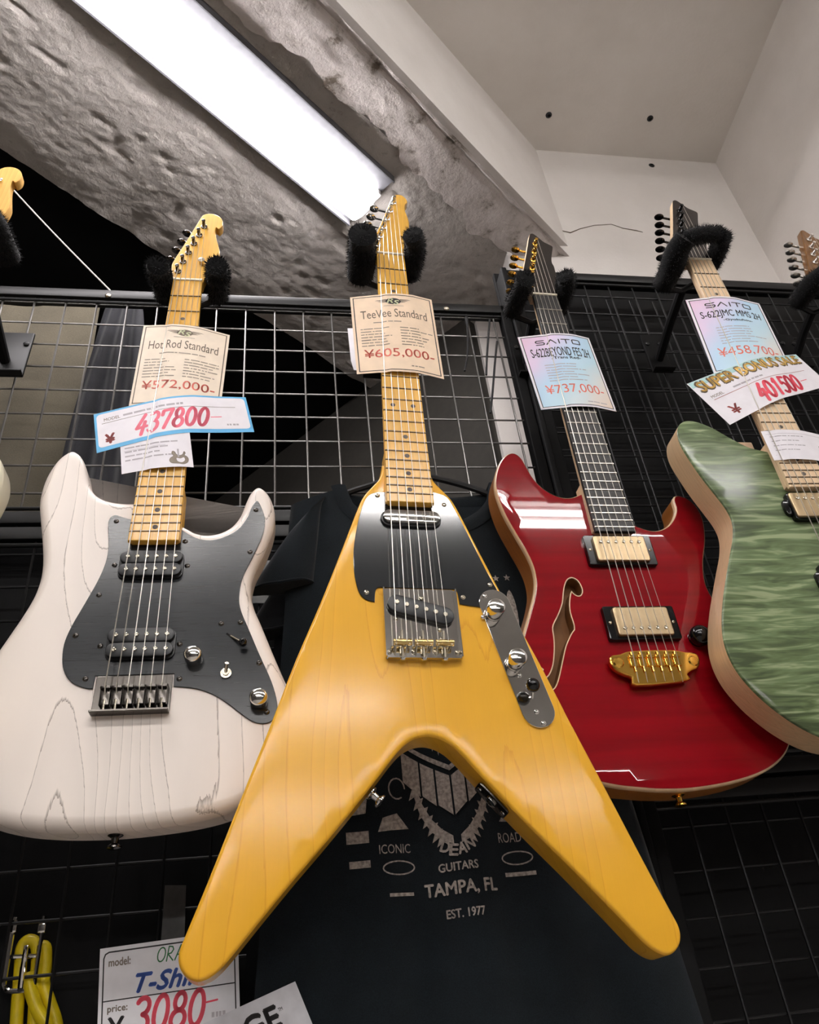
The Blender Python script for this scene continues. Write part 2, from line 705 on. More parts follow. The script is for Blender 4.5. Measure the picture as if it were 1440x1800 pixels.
def text2d(s, box, bold=0.0, shear=0.0, rot=0.0, keep=False):
    """text fitted into box (x0, y0, w, h), y up; returns verts, faces"""
    key = (s, shear)
    if key not in TXT:
        cu = bpy.data.curves.new('lettering', 'FONT')
        cu.body = s
        cu.size = 1.0
        cu.shear = shear
        cu.resolution_u = 3
        ob = bpy.data.objects.new('lettering', cu)
        COL.objects.link(ob)
        me = bpy.data.meshes.new_from_object(ob)
        vs = [(v.co.x, v.co.y) for v in me.vertices]
        fs = [tuple(p.vertices) for p in me.polygons]
        bpy.data.meshes.remove(me)
        bpy.data.objects.remove(ob)
        bpy.data.curves.remove(cu)
        TXT[key] = (vs, fs)
    vs, fs = TXT[key]
    if not vs:
        return [], []
    x0 = min(v[0] for v in vs)
    x1 = max(v[0] for v in vs)
    y0 = min(v[1] for v in vs)
    y1 = max(v[1] for v in vs)
    sx = box[2] / (x1 - x0)
    sy = box[3] / (y1 - y0) if box[3] else sx
    if keep:
        sy = sx
    out = [(box[0] + (x - x0) * sx, box[1] + (y - y0) * sy) for x, y in vs]
    if bold > 0:                   # heavier weight: a few slightly shifted copies
        e = bold * max(box[3], 1.0) * 1.6
        base = out
        out, ff = [], []
        for dx, dy in ((-e, 0), (e, 0), (0, e), (0, -e)):
            n = len(out)
            out = out + [(x + dx, y + dy) for x, y in base]
            ff += [tuple(i + n for i in q) for q in fs]
        fs = ff
    if rot:
        out = rot2(out, (box[0], box[1]), rot)
    return out, fs


def stroke2d(pts, w):
    """ribbon along a polyline"""
    vs, fs = [], []
    for a, b in zip(pts[:-1], pts[1:]):
        dx, dy = b[0] - a[0], b[1] - a[1]
        L = math.hypot(dx, dy) or 1e-6
        nx, ny = -dy / L * w / 2, dx / L * w / 2
        n = len(vs)
        vs += [(a[0] - nx, a[1] - ny), (b[0] - nx, b[1] - ny), (b[0] + nx, b[1] + ny), (a[0] + nx, a[1] + ny)]
        fs.append((n, n + 1, n + 2, n + 3))
    for p in pts:
        n = len(vs)
        vs += [(p[0] + w / 2 * math.cos(a * math.pi / 4), p[1] + w / 2 * math.sin(a * math.pi / 4)) for a in range(8)]
        fs.append(tuple(range(n, n + 8)))
    return vs, fs


def arc(cx, cy, rx, ry, a0, a1, n=10):
    return [(cx + rx * math.cos(math.radians(a0 + (a1 - a0) * i / n)), cy + ry * math.sin(math.radians(a0 + (a1 - a0) * i / n))) for i in range(n + 1)]


GLYPH = {
    '0': [arc(.5, .5, .36, .5, 80, 440, 18)],
    '1': [[(.35, .8), (.55, 1), (.5, 0)]],
    '3': [arc(.45, .76, .34, .24, 150, -80, 9) + arc(.45, .26, .4, .27, 85, -150, 10)],
    '4': [[(.62, 1), (.1, .32), (.95, .36)], [(.72, .62), (.6, -.05)]],
    '5': [[(.9, .97), (.35, 1), (.25, .58)] + arc(.48, .32, .4, .32, 120, -140, 10)],
    '7': [[(.1, .72), (.14, .96), (.92, 1), (.42, 0)]],
    '8': [arc(.5, .75, .28, .25, -90, 270, 14) + arc(.5, .25, .38, .26, 90, 450, 14)],
    '-': [[(0, .52), (.9, .56)]],
    'O': [arc(.5, .5, .42, .48, 100, 460, 16)],
    'R': [[(.15, 0), (.2, 1)], [(.2, 1), (.6, .95), (.75, .75), (.55, .52), (.2, .48), (.85, 0)]],
    'A': [[(.05, 0), (.5, 1), (.9, 0)], [(.2, .35), (.8, .38)]],
    'N': [[(.1, 0), (.15, 1), (.75, .05), (.85, 1)]],
    'G': [arc(.52, .5, .42, .5, 50, 310, 12) + [(.9, .42), (.6, .42)]],
    'E': [[(.85, 1), (.15, 1), (.1, 0), (.85, 0)], [(.12, .5), (.7, .52)]],
    'Y': [[(.1, 1), (.5, .5), (.9, 1)], [(.5, .5), (.5, 0)], [(.2, .42), (.8, .42)], [(.2, .24), (.8, .24)]],
}


def hand2d(s, x, y, w, h, lw, slant=0.2, adv=1.0, rise=0.0):
    vs, fs = [], []
    for i, ch in enumerate(s):
        for st in GLYPH.get(ch, []):
            pts = [(x + i * w * adv + px * w + py * h * slant, y + i * rise + py * h) for px, py in st]
            v, f = stroke2d(pts, lw)
            n = len(vs)
            vs += v
            fs += [tuple(k + n for k in q) for q in f]
    return vs, fs


def rect2d(x, y, w, h):
    return [(x, y), (x + w, y), (x + w, y + h), (x, y + h)], [(0, 1, 2, 3)]


def frame2d(x, y, w, h, t):
    vs, fs = [], []
    for r in ((x, y, w, t), (x, y + h - t, w, t), (x, y, t, h), (x + w - t, y, t, h)):
        v, f = rect2d(*r)
        n = len(vs)
        vs += v
        fs += [tuple(k + n for k in q) for q in f]
    return vs, fs


def lines2d(x, y, w, rows, dy, t, rng, breaks=3):
    """rows of unreadable small print"""
    out_v, out_f = [], []
    for r in range(rows):
        cx = x
        end = x + w * rng.uniform(0.55, 1.0)
        while cx < end - 1:
            L = rng.uniform(2.0, w / breaks)
            L = min(L, end - cx)
            v, f = rect2d(cx, y - r * dy, L, t)
            n = len(out_v)
            out_v += v
            out_f += [tuple(k + n for k in q) for q in f]
            cx += L + rng.uniform(0.8, 2.0)
    return out_v, out_f


def cut2d(v, f, step):
    """split long faces so that a decal follows a curved sheet"""
    bm = bmesh.new()
    bv = [bm.verts.new((x, y, 0)) for x, y in v]
    for q in f:
        if len(set(q)) > 2:
            try:
                bm.faces.new([bv[i] for i in q])
            except ValueError:
                pass
    xs = [p[0] for p in v]
    ys = [p[1] for p in v]
    for ax, lo, hi in ((0, min(xs), max(xs)), (1, min(ys), max(ys))):
        k = math.floor(lo / step) + 1
        while k * step < hi:
            co = (k * step, 0, 0) if ax == 0 else (0, k * step, 0)
            no = (1, 0, 0) if ax == 0 else (0, 1, 0)
            bmesh.ops.bisect_plane(bm, geom=bm.verts[:] + bm.edges[:] + bm.faces[:], plane_co=co, plane_no=no, dist=1e-5)
            k += 1
    bm.verts.index_update()
    vv = [(p.co.x, p.co.y) for p in bm.verts]
    ff = [tuple(p.index for p in fc.verts) for fc in bm.faces]
    bm.free()
    return vv, ff


class Decal:
    """collects 2-D shapes per ink and lays them on a surface given by fn(x, y, lift)"""
    def __init__(self, fn, step=6.0):
        self.fn = fn
        self.step = step
        self.ink = {}
        self.k = 0

    def put(self, ink, vf, lift=0.15):
        v, f = vf
        if not v:
            return
        v, f = cut2d(v, f, self.step)
        L = self.ink.setdefault(ink, ([], []))
        n = len(L[0])
        self.k += 1
        L[0].extend(self.fn(x, y, lift + self.k * 0.004) for x, y in v)
        L[1].extend(tuple(i + n for i in q) for q in f)

    def build(self, parent, name='lettering'):
        for ink, (v, f) in self.ink.items():
            m = MB()
            m.add(v, f)
            m.build(name, ink, parent, smooth=0)['kind'] = 'stuff'

# ================================================================== the setting
BD = (0.771, 0.637)               # direction of the diagonal concrete beam
BQ = (0.637, -0.771)              # across it
ZB, ZC = 1616.0, 2100.0           # underside of the beam, ceiling (above the camera)


def bp(s, o):
    return (s * BD[0] + o * BQ[0], s * BD[1] + o * BQ[1])


def quadbox(name, pts, z0, z1, mat, label=None):
    m = WB()
    m.prism(pts, z0, z1)
    return struct(m.build(name, mat, smooth=0), label)


quadbox('floor', [(-3600, -7100), (4600, -7100), (4600, 3100), (-3600, 3100)], -CZ - 60, -CZ, 'shop_floor')
quadbox('ceiling', [(-100, -60), (4600, -60), (4600, 3100), (-100, 3100)], ZC, ZC + 60, 'ceiling_paint', 'grey painted ceiling of the alcove with small drill holes')
quadbox('ceiling_shop', [(-3600, -7100), (4600, -7100), (4600, -60), (-3600, -60)], ZC, ZC + 60, 'shop_ceiling', 'dark ceiling of the shop')
quadbox('ceiling_rear', [(-3600, -60), (-100, -60), (-100, 3100), (-3600, 3100)], ZC, ZC + 60, 'shop_ceiling')
quadbox('wall_left', [(-3700, -7100), (-3600, -7100), (-3600, 3100), (-3700, 3100)], -CZ, ZC, 'shop_wall')
quadbox('wall_far_right', [(4600, -7100), (4700, -7100), (4700, 3100), (4600, 3100)], -CZ, ZC, 'shop_wall')
quadbox('wall_front', [(-3600, -7200), (4600, -7200), (4600, -7100), (-3600, -7100)], -CZ, ZC, 'shop_wall')
quadbox('wall_back', [(570, 1200), (1360, 1200), (1360, 1300), (570, 1300)], -CZ, ZC, 'plaster_white', 'white plaster back wall of the alcove with a hairline crack')
quadbox('wall_right', [(1314, 1210), (1222, -60), (1342, -60), (1434, 1210)], -CZ, ZC, 'plaster_white', 'white plaster side wall of the alcove')
# dark room behind the wire panels
quadbox('wall_rear', [bp(1295, -3300), bp(1295, -770), bp(1395, -770), bp(1395, -3300)], -CZ, ZB + 40, 'room_dark_grey', 'dark grey wall of the room behind the wire panels')
quadbox('trim_1', [bp(-2600, -3400), bp(-2600, -1146), bp(1400, -1146), bp(1400, -3400)], ZB + 14, ZC, 'dark_paint', 'black painted soffit beside the concrete beam')

quadbox('wall_behind', [(535, 1425), (1360, 1425), (1360, 1500), (535, 1500)], -CZ, ZB + 10, 'plaster_white', 'white plaster wall seen through the wire panel beside the steel post')

# rough concrete underside of the beam, real relief
ns, no = 330, 110
ss = np.linspace(-1100, 1420, ns)
oo = np.linspace(-1148, -560, no)
SS, OO = np.meshgrid(ss, oo)
h = 8 * noise2(SS / 120, OO / 120, 1) + 3 * noise2(SS / 38, OO / 38, 2) + 2.2 * np.abs(noise2(SS / 15, OO / 13, 3) - .5) * 2 + 1.8 * noise2(SS / 7, OO / 6, 4)
pit = noise2(SS / 30 + 7, OO / 22, 5) * noise2(SS / 90, OO / 60, 6)
h += np.where(pit > .46, (pit - .46) * 26, 0)
edge = np.clip((OO + 1148) / 60, 0, 1)
h += (1 - edge) * 10 * noise2(SS / 45, OO * 0, 8)
m = WB()
vs = []
for i in range(no):
    for j in range(ns):
        x, y = bp(SS[i, j], OO[i, j])
        vs.append((x, y, ZB - 8 + h[i, j]))
m.add(vs, [(i * ns + j, (i + 1) * ns + j, (i + 1) * ns + j + 1, i * ns + j + 1) for i in range(no - 1) for j in range(ns - 1)])
beam = empty('trim_2', (0, 0, (ZB + CZ) / 1000))
struct(beam, 'diagonal concrete beam with a rough underside and a white plastered side')
m.build('rough_underside', 'concrete_rough', beam).matrix_parent_inverse = Matrix.Translation((0, 0, -(ZB + CZ) / 1000))


def under(o, parent):
    o.parent = parent
    o.matrix_parent_inverse = parent.matrix_basis.inverted()
    return o


# painted, chipped strip along the edge of the beam
ns, no = 300, 18
SS, OO = np.meshgrid(np.linspace(-1100, 1420, ns), np.linspace(-572, -455, no))
rim = 34 * (noise2(SS / 60, SS * 0, 11) - .5) + 14 * (noise2(SS / 17, SS * 0, 12) - .5)
t = (OO + 572) / 117
OO2 = OO + rim * (1 - t)
h = -4 + 5 * noise2(SS / 70, OO / 50, 13) + 2 * noise2(SS / 14, OO / 12, 14) + 16 * np.clip(t - .75, 0, 1)
crk = np.exp(-((OO + 468 + 14 * (noise2(SS / 90, SS * 0, 15) - .5)) / 4.0) ** 2)
h += crk * 9
m = WB()
vs = [(*bp(SS[i, j], OO2[i, j]), ZB - 8 + h[i, j]) for i in range(no) for j in range(ns)]
m.add(vs, [(i * ns + j, (i + 1) * ns + j, (i + 1) * ns + j + 1, i * ns + j + 1) for i in range(no - 1) for j in range(ns - 1)])
under(m.build('painted_edge', 'plaster_chipped'), beam)
m = WB()
m.prism([bp(-1100, -1140), bp(-1100, -452), bp(1345, -452), bp(1420, -520), bp(1420, -1140)], ZB + 40, ZC)
under(m.build('beam_side', 'plaster_white', smooth=0), beam)

# small drill holes with plugs in the alcove ceiling and wall
for x, y, z, ax in ((751, 1095, ZC, (0, 0, -1)), (1051, 1081, ZC, (0, 0, -1)), (1094, 1200, 2062, (0, -1, 0))):
    m = WB()
    m.lathe([(9, 0), (9, 1.5), (6, 3), (4.5, 3), (4, -1)], (x, y, z), ax, 12)
    tag(m.build('wall_plug', 'black_plastic'), {751: 'dark plug hole in the alcove ceiling on the beam side', 1051: 'dark plug hole in the alcove ceiling above the white back wall', 1094: 'tiny dark plug hole in the white back wall'}[x], 'plug')
# hairline crack on the back wall
m = WB()
pts = [at(px, py, 1199) for px, py in ((985, 405), (1003, 409), (1020, 402), (1045, 396), (1075, 394), (1095, 401), (1118, 405), (1130, 408))]
m.tube([tuple(p) for p in pts], [1.2, 1.6, 1.0, .8, .8, 1.0, 1.3, .6], 5)
struct(m.build('trim_3', 'ink_brown'), 'hairline crack in the white back wall')


# ------------------------------------------------------------------ fluorescent fixtures
def shop_fixture(cx, cy, label):
    root = empty('fluorescent_light', (cx / 1000, cy / 1000, (ZC + CZ) / 1000))
    m = MB().box((-640, -75, -18), (640, 75, 0), 3)
    m.prism([(-640, -40), (640, -40), (640, 40), (-640, 40)], -46, -18)
    m.build('housing', 'white_metal', root)
    for s in (-1, 1):
        MB().tube([(-590, s * 46, -62), (590, s * 46, -62)], 14, 14).build('tube', 'tube_glow', root)
    for s in (-1, 1):
        MB().box((s * 604 - 14, -64, -84), (s * 604 + 14, 64, -18), 4).build('lamp_holder', 'white_metal', root)
    tag(root, label, 'ceiling light', 'ceiling lights of the shop')


for yy, row in ((-1150, 'over the aisle in front of the guitars'), (-3300, 'in the middle of the shop'), (-5400, 'at the far end of the shop')):
    for xx in (-900, 400, 1700, 3000):
        if yy == -3300 and xx > 1000:
            continue
        shop_fixture(xx, yy, 'white twin-tube ceiling light ' + row)

# the fixture under the beam: tray, long glowing lens, sloping white reflector
fix = empty('fluorescent_light', (*[c / 1000 for c in bp(200, -690)], (ZB + CZ) / 1000))
ang = math.atan2(BD[1], BD[0])
fix.rotation_euler = (0, 0, ang)
# local: x along the beam, y = -o (towards the dark side), z up; length from s=-420 to 842
L0, L1 = -620.0, 642.0


def along(profile, name, mat, cap=True, x0=L0, x1=L1):
    m = MB()
    n = len(profile)
    vs = [(x0, y, z) for y, z in profile] + [(x1, y, z) for y, z in profile]
    fs = [(i, (i + 1) % n, n + (i + 1) % n, n + i) for i in range(n)]
    if cap:
        fs += [tuple(reversed(range(n))), tuple(range(n, 2 * n))]
    m.add(vs, fs)
    return m.build(name, mat, fix, smooth=40)


# y from -76 (alcove side) to +72 (dark side)
along([(-76, -26), (-76, 0), (76, 0), (76, -30), (72, -30), (72, -14), (-73, -14), (-73, -26)], 'housing', 'wing_grey')
along([(12 - 44 * math.cos(math.pi * i / 14), -14 - 50 * math.sin(math.pi * i / 14) ** 0.6) for i in range(15)], 'lens', 'lens_glow', True, L0 + 14, L1 - 14)
for xx in (L0, L1 - 12):
    MB().box((xx, -34, -30), (xx + 12, 58, -9), 3).build('end_cap', 'white_metal', fix)
tag(fix, 'long glowing fluorescent light fixed under the rough concrete beam', 'ceiling light')

# ================================================================== wire panels
GY = 950.0


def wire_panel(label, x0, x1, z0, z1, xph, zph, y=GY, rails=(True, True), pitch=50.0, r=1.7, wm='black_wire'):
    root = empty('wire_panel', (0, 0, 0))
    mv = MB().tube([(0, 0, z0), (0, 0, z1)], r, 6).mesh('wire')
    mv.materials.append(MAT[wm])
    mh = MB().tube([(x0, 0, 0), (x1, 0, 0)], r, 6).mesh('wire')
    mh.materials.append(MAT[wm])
    k = math.ceil((x0 - xph) / pitch)
    while xph + k * pitch < x1:
        o = bpy.data.objects.new('wire', mv)
        COL.objects.link(o)
        o.parent = root
        o.location = ((xph + k * pitch) / 1000, y / 1000, CZ / 1000)
        k += 1
    k = math.ceil((z0 - zph) / pitch)
    while zph + k * pitch < z1 - 15:
        o = bpy.data.objects.new('wire', mh)
        COL.objects.link(o)
        o.parent = root
        o.location = (0, (y + 2 * r) / 1000, (zph + k * pitch + CZ) / 1000)
        k += 1
    for on, z in zip(rails, (z1, z0)):
        if on:
            s = -1 if z == z1 else 1
            a, b = sorted((z, z + s * 20))
            WB().box((x0, y - 8, a), (x1, y + 16, b), 1.5).build('rail', 'black_steel', root)
            WB().tube([(x0, y - 3, z + s * 27), (x1, y - 3, z + s * 27)], 3.0, 8).build('frame_bar', 'black_steel', root)
    for x in (x0, x1):
        WB().box((x - 9, y - 8, z0), (x + 9, y + 14, z1), 1.5).build('upright', 'black_board', root)
    return tag(root, label, 'wire panel')


p1 = wire_panel('black wire grid panel hung behind the white and the yellow guitar necks', -700, 415, 628, 1111, -9, 1036, wm='lit_wire')
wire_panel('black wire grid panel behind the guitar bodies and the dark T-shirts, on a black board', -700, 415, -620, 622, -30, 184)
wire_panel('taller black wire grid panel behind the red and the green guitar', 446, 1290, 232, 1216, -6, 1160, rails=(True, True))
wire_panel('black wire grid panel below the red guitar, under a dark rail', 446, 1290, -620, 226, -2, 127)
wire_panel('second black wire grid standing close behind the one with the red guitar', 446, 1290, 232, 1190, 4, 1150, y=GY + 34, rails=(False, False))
# screws on the rail
for px, py in ((190, 520), (785, 543)):
    q = at(px, py, GY - 8)
    m = WB().lathe([(5, 0), (5, 1.5), (3, 3), (0.5, 3.4)], tuple(q), (0, -1, 0), 12)
    m.build('screw', 'nickel', p1)
m = WB().box((-780, GY + 30, -700), (425, GY + 42, 622), 1)
tag(m.build('backing_board', 'black_board'), 'black board behind the lower wire panel and the T-shirts', 'board')
m = WB().box((440, GY + 62, -700), (1285, GY + 74, 1292), 1)
tag(m.build('backing_board', 'black_board'), 'black board behind the wire panels of the red and the green guitar', 'board')
m = WB().box((425, GY - 14, -CZ), (436, GY + 26, 1216), 2)
tag(m.build('steel_post', 'black_board'), 'black steel post between the two upper wire panels', 'post')

# white support cord from the rail up to the soffit
m = WB()
a = at(195, 512, GY)
b = np.array([-640, 1000, ZB + 16])
m.tube([tuple(a + (b - a) * t + np.array([0, 0, -8 * math.sin(math.pi * t)])) for t in np.linspace(0, 1, 14)], 1.5, 8)
tag(m.build('support_cord', 'cord_white'), 'thin white cord running up from the panel rail', 'cord')

# cut zip ties hanging from the rail
for i, (pts, lb) in enumerate((([(820, 558), (822, 580), (822, 620), (817, 652)], 'black zip tie tail hanging from the rail, tapered at its top'),
                               ([(861, 562), (858, 600), (856, 630), (855, 659)], 'straight black zip tie tail hanging between two others'),
                               ([(874, 600), (870, 640), (866, 690), (862, 726)], 'longest black zip tie tail beside the steel post'))):
    m = WB()
    pw = [at(px, py, GY - 14) for px, py in pts]
    pw = smooth_open([tuple(q) for q in pw], 4)
    m.tube(pw, [3.4 if j < 3 and i == 0 else 1.9 for j in range(len(pw))], 6)
    tag(m.build('zip_tie', 'black_plastic'), lb, 'zip tie', 'zip ties on the rail')


# cloth behind the upper wire panel
def drape(name, mat, x0, x1, z0, z1, y, folds, amp, label, topscale=1.0, cat='cloth'):
    m = WB()
    nx, nz = 60, 30
    vs = []
    for j in range(nz + 1):
        v = j / nz
        z = z1 + (z0 - z1) * v
        sc = topscale + (1 - topscale) * min(1, v * 1.4) ** 0.7
        for i in range(nx + 1):
            u = i / nx
            xm = (x0 + x1) / 2
            x = xm + (x0 + (x1 - x0) * u - xm) * sc
            yy = y + amp * math.sin(u * folds * 2 * math.pi + 1.2 * math.sin(3 * v)) * (0.35 + 0.65 * v) + 4 * math.sin(9 * v + 5 * u)
            vs.append((x, yy, z))
    w = nx + 1
    fs = [(j * w + i, (j + 1) * w + i, (j + 1) * w + i + 1, j * w + i + 1) for j in range(nz) for i in range(nx)]
    n = len(vs)
    vs += [(x, yy + 1.5, z) for x, yy, z in vs]
    fs += [tuple(n + k for k in reversed(q)) for q in fs]
    m.add(vs, fs)
    return tag(m.build(name, mat, smooth=60), label, cat)


drape('curtain', 'beige_cloth', -620, -345, 560, 1222, 1080, 2.3, 7, 'beige grey cloth hanging behind the wire panel', cat='curtain')
drape('garment', 'dark_cloth', -345, -222, 640, 1165, 1020, 3.2, 12, 'dark grey garment with deep folds gathered at its top behind the wire panel', 0.5, 'clothing')

# ================================================================== guitars
POSE = {
    'V': ((165.4, 736.8, 974.0), (0.9988, 0.0322, -0.0381), (0.0371, 0.0310, 0.9988), (0.0333, -0.9990, 0.0298)),
    'S': ((-134.5, 783.0, 950.8), (0.9998, -0.0139, -0.0140), (0.0149, 0.0450, 0.9989), (-0.0130, -0.9988, 0.0452)),
    'R': ((431.3, 807.8, 982.1), (0.9998, 0.0176, -0.0096), (0.0091, 0.0299, 0.9995), (0.0178, -0.9994, 0.0297)),
    'G': ((681.8, 740.0, 1003.7), (0.9996, -0.0235, -0.0138), (0.0143, 0.0247, 0.9996), (-0.0232, -0.9994, 0.0251)),
    'L': ((-428.0, 729.0, 962.0), (0.9998, -0.0139, -0.0140), (0.0149, 0.0450, 0.9989), (-0.0130, -0.9988, 0.0452)),
    'F': ((973.0, 790.0, 1016.0), (0.9998, 0.0176, -0.0096), (0.0091, 0.0299, 0.9995), (0.0178, -0.9994, 0.0297)),
}


def pose_empty(name, key):
    loc, X, U, O = POSE[key]
    X = Vector(X).normalized()
    O = Vector(O)
    O = (O - X * O.dot(X)).normalized()
    U = O.cross(X)
    o = empty(name)
    M = Matrix.Identity(4)
    for r in range(3):
        M[r][0], M[r][1], M[r][2] = X[r], U[r], O[r]
        M[r][3] = (loc[r] + (CZ if r == 2 else 0)) / 1000
    o.matrix_world = M
    return o


def fretpos(n):
    return 648.0 * (1 - 2 ** (-n / 12.0))


def bw(d):                         # fretboard width at distance d from the nut
    return 42.0 + (56.2 - 42.0) * d / 455.4


def D(pts):                        # (x, distance down from nut) -> local x, y
    return [(x, -d) for x, d in pts]


OUT = {}
half = [(29, 404), (30.5, 415), (34, 426), (42, 437), (52, 451), (60, 470), (80, 530), (103, 597), (127, 662), (150, 731), (172, 795), (194, 860), (208, 899), (212.5, 913), (211, 923), (205, 930), (197, 933.5), (189, 932), (181, 927), (172, 918), (153, 896), (123, 862), (98, 835), (74, 808), (47, 776), (33, 759), (22, 748), (11, 742)]
OUT['V'] = smooth_closed(D([(-x, d) for x, d in half] + [(0, 740)] + [(x, d) for x, d in reversed(half)]), 4, corners=(0, 2 * len(half)))
OUT['S'] = smooth_closed(D([(-28, 402), (-40, 402), (-55, 400), (-68, 395), (-78, 387), (-85, 376), (-90, 362), (-96, 342), (-104, 327), (-114, 321), (-125, 330), (-133, 347), (-138, 370), (-138, 400), (-131, 432), (-123, 465), (-118, 495), (-119, 522), (-126, 548), (-136, 575), (-147, 605), (-156, 640), (-159, 675), (-155, 710), (-142, 738), (-120, 757), (-90, 767), (-58, 772), (-28, 774), (0, 774.5), (32, 773), (65, 770), (95, 764), (122, 753), (145, 735), (159, 710), (162, 683), (157, 657), (146, 632), (134, 602), (121, 568), (112, 545), (108, 524), (111, 500), (121, 474), (130, 444), (133, 418), (129, 397), (121, 382), (112, 377), (104, 384), (98, 400), (92, 421), (82, 437), (68, 446), (53, 448), (40, 444), (30, 437)]), 4, corners=(0, 56))
OUT['R'] = smooth_closed(D([(-27, 403), (-44, 410), (-61, 408), (-78, 396), (-89, 379), (-95, 360), (-100, 343), (-108, 334), (-119, 336), (-131, 349), (-141, 370), (-146, 393), (-145, 417), (-140, 443), (-131, 472), (-122, 500), (-118, 521), (-119, 542), (-126, 564), (-136, 587), (-147, 612), (-157, 640), (-163, 672), (-161, 705), (-150, 738), (-131, 765), (-106, 782), (-80, 790), (-55, 794), (-28, 797), (5, 797.5), (45, 794), (82, 787), (110, 777), (132, 762), (147, 741), (154, 715), (153, 685), (146, 655), (133, 620), (120, 592), (111, 568), (108, 543), (116, 511), (130, 478), (138, 447), (137, 424), (129, 410), (119, 404), (110, 404), (104.5, 412), (103, 428), (94, 444), (80, 457), (63, 463), (48, 460), (33, 452)]), 4, corners=(0, 56))
OUT['G'] = smooth_closed(D([(-28, 401), (-50, 394), (-70, 379), (-92, 359), (-109, 349), (-122, 346), (-133, 349), (-142, 359), (-147, 376), (-147, 395), (-142, 420), (-135, 447), (-126, 474), (-119, 497), (-118, 517), (-125, 540), (-138, 566), (-153, 596), (-166, 623), (-177, 650), (-184, 675), (-185, 698), (-180, 720), (-168, 743), (-153, 762), (-136, 778), (-116, 791), (-90, 799), (-50, 802), (-10, 798), (40, 785), (90, 765), (130, 738), (155, 705), (160, 670), (150, 635), (132, 600), (120, 570), (115, 540), (122, 510), (140, 480), (150, 455), (147, 432), (132, 422), (110, 425), (85, 440), (60, 448), (40, 444), (30, 432)]), 4, corners=(0, 48))

HEAD = {
    'tele': [(-20.5, 0), (-21, -9), (-24, -20), (-26, -31), (-23, -46), (-8, -96), (9, -156), (12, -168), (17, -174), (27, -176), (34.5, -168), (37, -157), (33, -149), (31.5, -133), (34.5, -115), (36, -100), (34, -80), (28, -54), (23, -26), (21, -10), (20.5, 0)],
    'strat': [(-20.5, 0), (-21, -8), (-25, -22), (-28, -42), (-26, -58), (-10, -115), (6, -175), (10, -183), (16, -187), (26, -187), (36, -180), (41, -168), (41, -154), (36, -146), (32, -150), (31, -140), (33.5, -122), (38, -100), (41, -82), (38, -58), (28, -32), (22, -12), (20.5, 0)],
    'modern': [(-20.5, 0), (-21, -8), (-24, -24), (-28, -48), (-24, -66), (-8, -120), (7, -172), (10, -179), (16, -180), (23, -171), (31, -158), (40, -151), (45, -146), (44, -138), (38, -118), (34.5, -100), (36, -86), (34, -62), (27, -34), (22, -12), (20.5, 0)],
}
SP_NUT, SP_BR = 35.0 / 5, 54.0 / 5


def strx(i, d):                    # x of string i (0 = bass side) at distance d
    return (-17.5 + i * SP_NUT) * (1 - d / 648.0) + (-27.0 + i * SP_BR) * d / 648.0


def strz(d):
    return 1.5 + d * 0.0041


def make_body(root, key, mat_top, mat_side, thick, r, zt=-12.0, holes=(), binding=None, arch=0.0, seam=True):
    """front sheet with rounded rim, side band and back"""
    o = ccw(OUT[key])
    rings = [x * r for x in (0.06, 0.18, 0.36, 0.6, 0.85, 1.0)] if r > 4 else [r * .3, r * .65, r]
    vs, tris, dist = sheet(o, holes, 13.0, rings)
    q = np.clip(dist / r, 0, 1)
    z = zt - r * (1 - np.sqrt(np.clip(1 - (1 - q) ** 2, 0, 1)))
    if arch:
        qa = np.clip(dist / 45.0, 0, 1)
        z -= arch * (1 - qa * qa * (3 - 2 * qa))
    top = MB()
    top.add([(x, y, zz) for (x, y), zz in zip(vs, z)], tris)
    zr = z[:len(o)].mean() if False else zt - r - arch
    zb = zt - thick
    rb = min(r, 8.0)
    sid = MB()
    n = len(o)
    lv = [(0, zr), (0, zb + rb)] + [(rb * (1 - math.cos(a)), zb + rb * (1 - math.sin(a))) for a in (math.pi / 6, math.pi / 3, math.pi / 2)]
    ring = [[(x, y, zz) for x, y in (inset(o, i) if i > 1e-6 else o)] for i, zz in lv]
    sv = [p for rg in ring for p in rg]
    sf = [(k * n + i, (k + 1) * n + i, (k + 1) * n + (i + 1) % n, k * n + (i + 1) % n) for k in range(len(ring) - 1) for i in range(n)]
    sf.append(tuple((len(ring) - 1) * n + i for i in reversed(range(n))))
    if mat_side == mat_top:
        top.add(sv, sf)
        b = top.build('body', mat_top, root, smooth=50)
    else:
        b = top.build('body', mat_top, root, smooth=50)
        sid.add(sv, sf)
        sid.build('body_side', mat_side, root, smooth=50)
    if binding:
        m = MB()
        ob = inset(o, -0.5)
        oi = inset(o, r * 0.55)
        zi = zt - r * (1 - math.sqrt(1 - 0.45 ** 2)) - arch + 0.35
        lv = [(ob, zr - 4.0), (ob, zr + 0.2), (inset(o, r * .12), zt - r * .5 - arch + .3), (oi, zi)]
        vv = [(x, y, zz) for pp, zz in lv for x, y in pp]
        m.add(vv, [(k * n + i, k * n + (i + 1) % n, (k + 1) * n + (i + 1) % n, (k + 1) * n + i) for k in range(3) for i in range(n)])
        m.build('binding', binding, root, smooth=60)
    return b


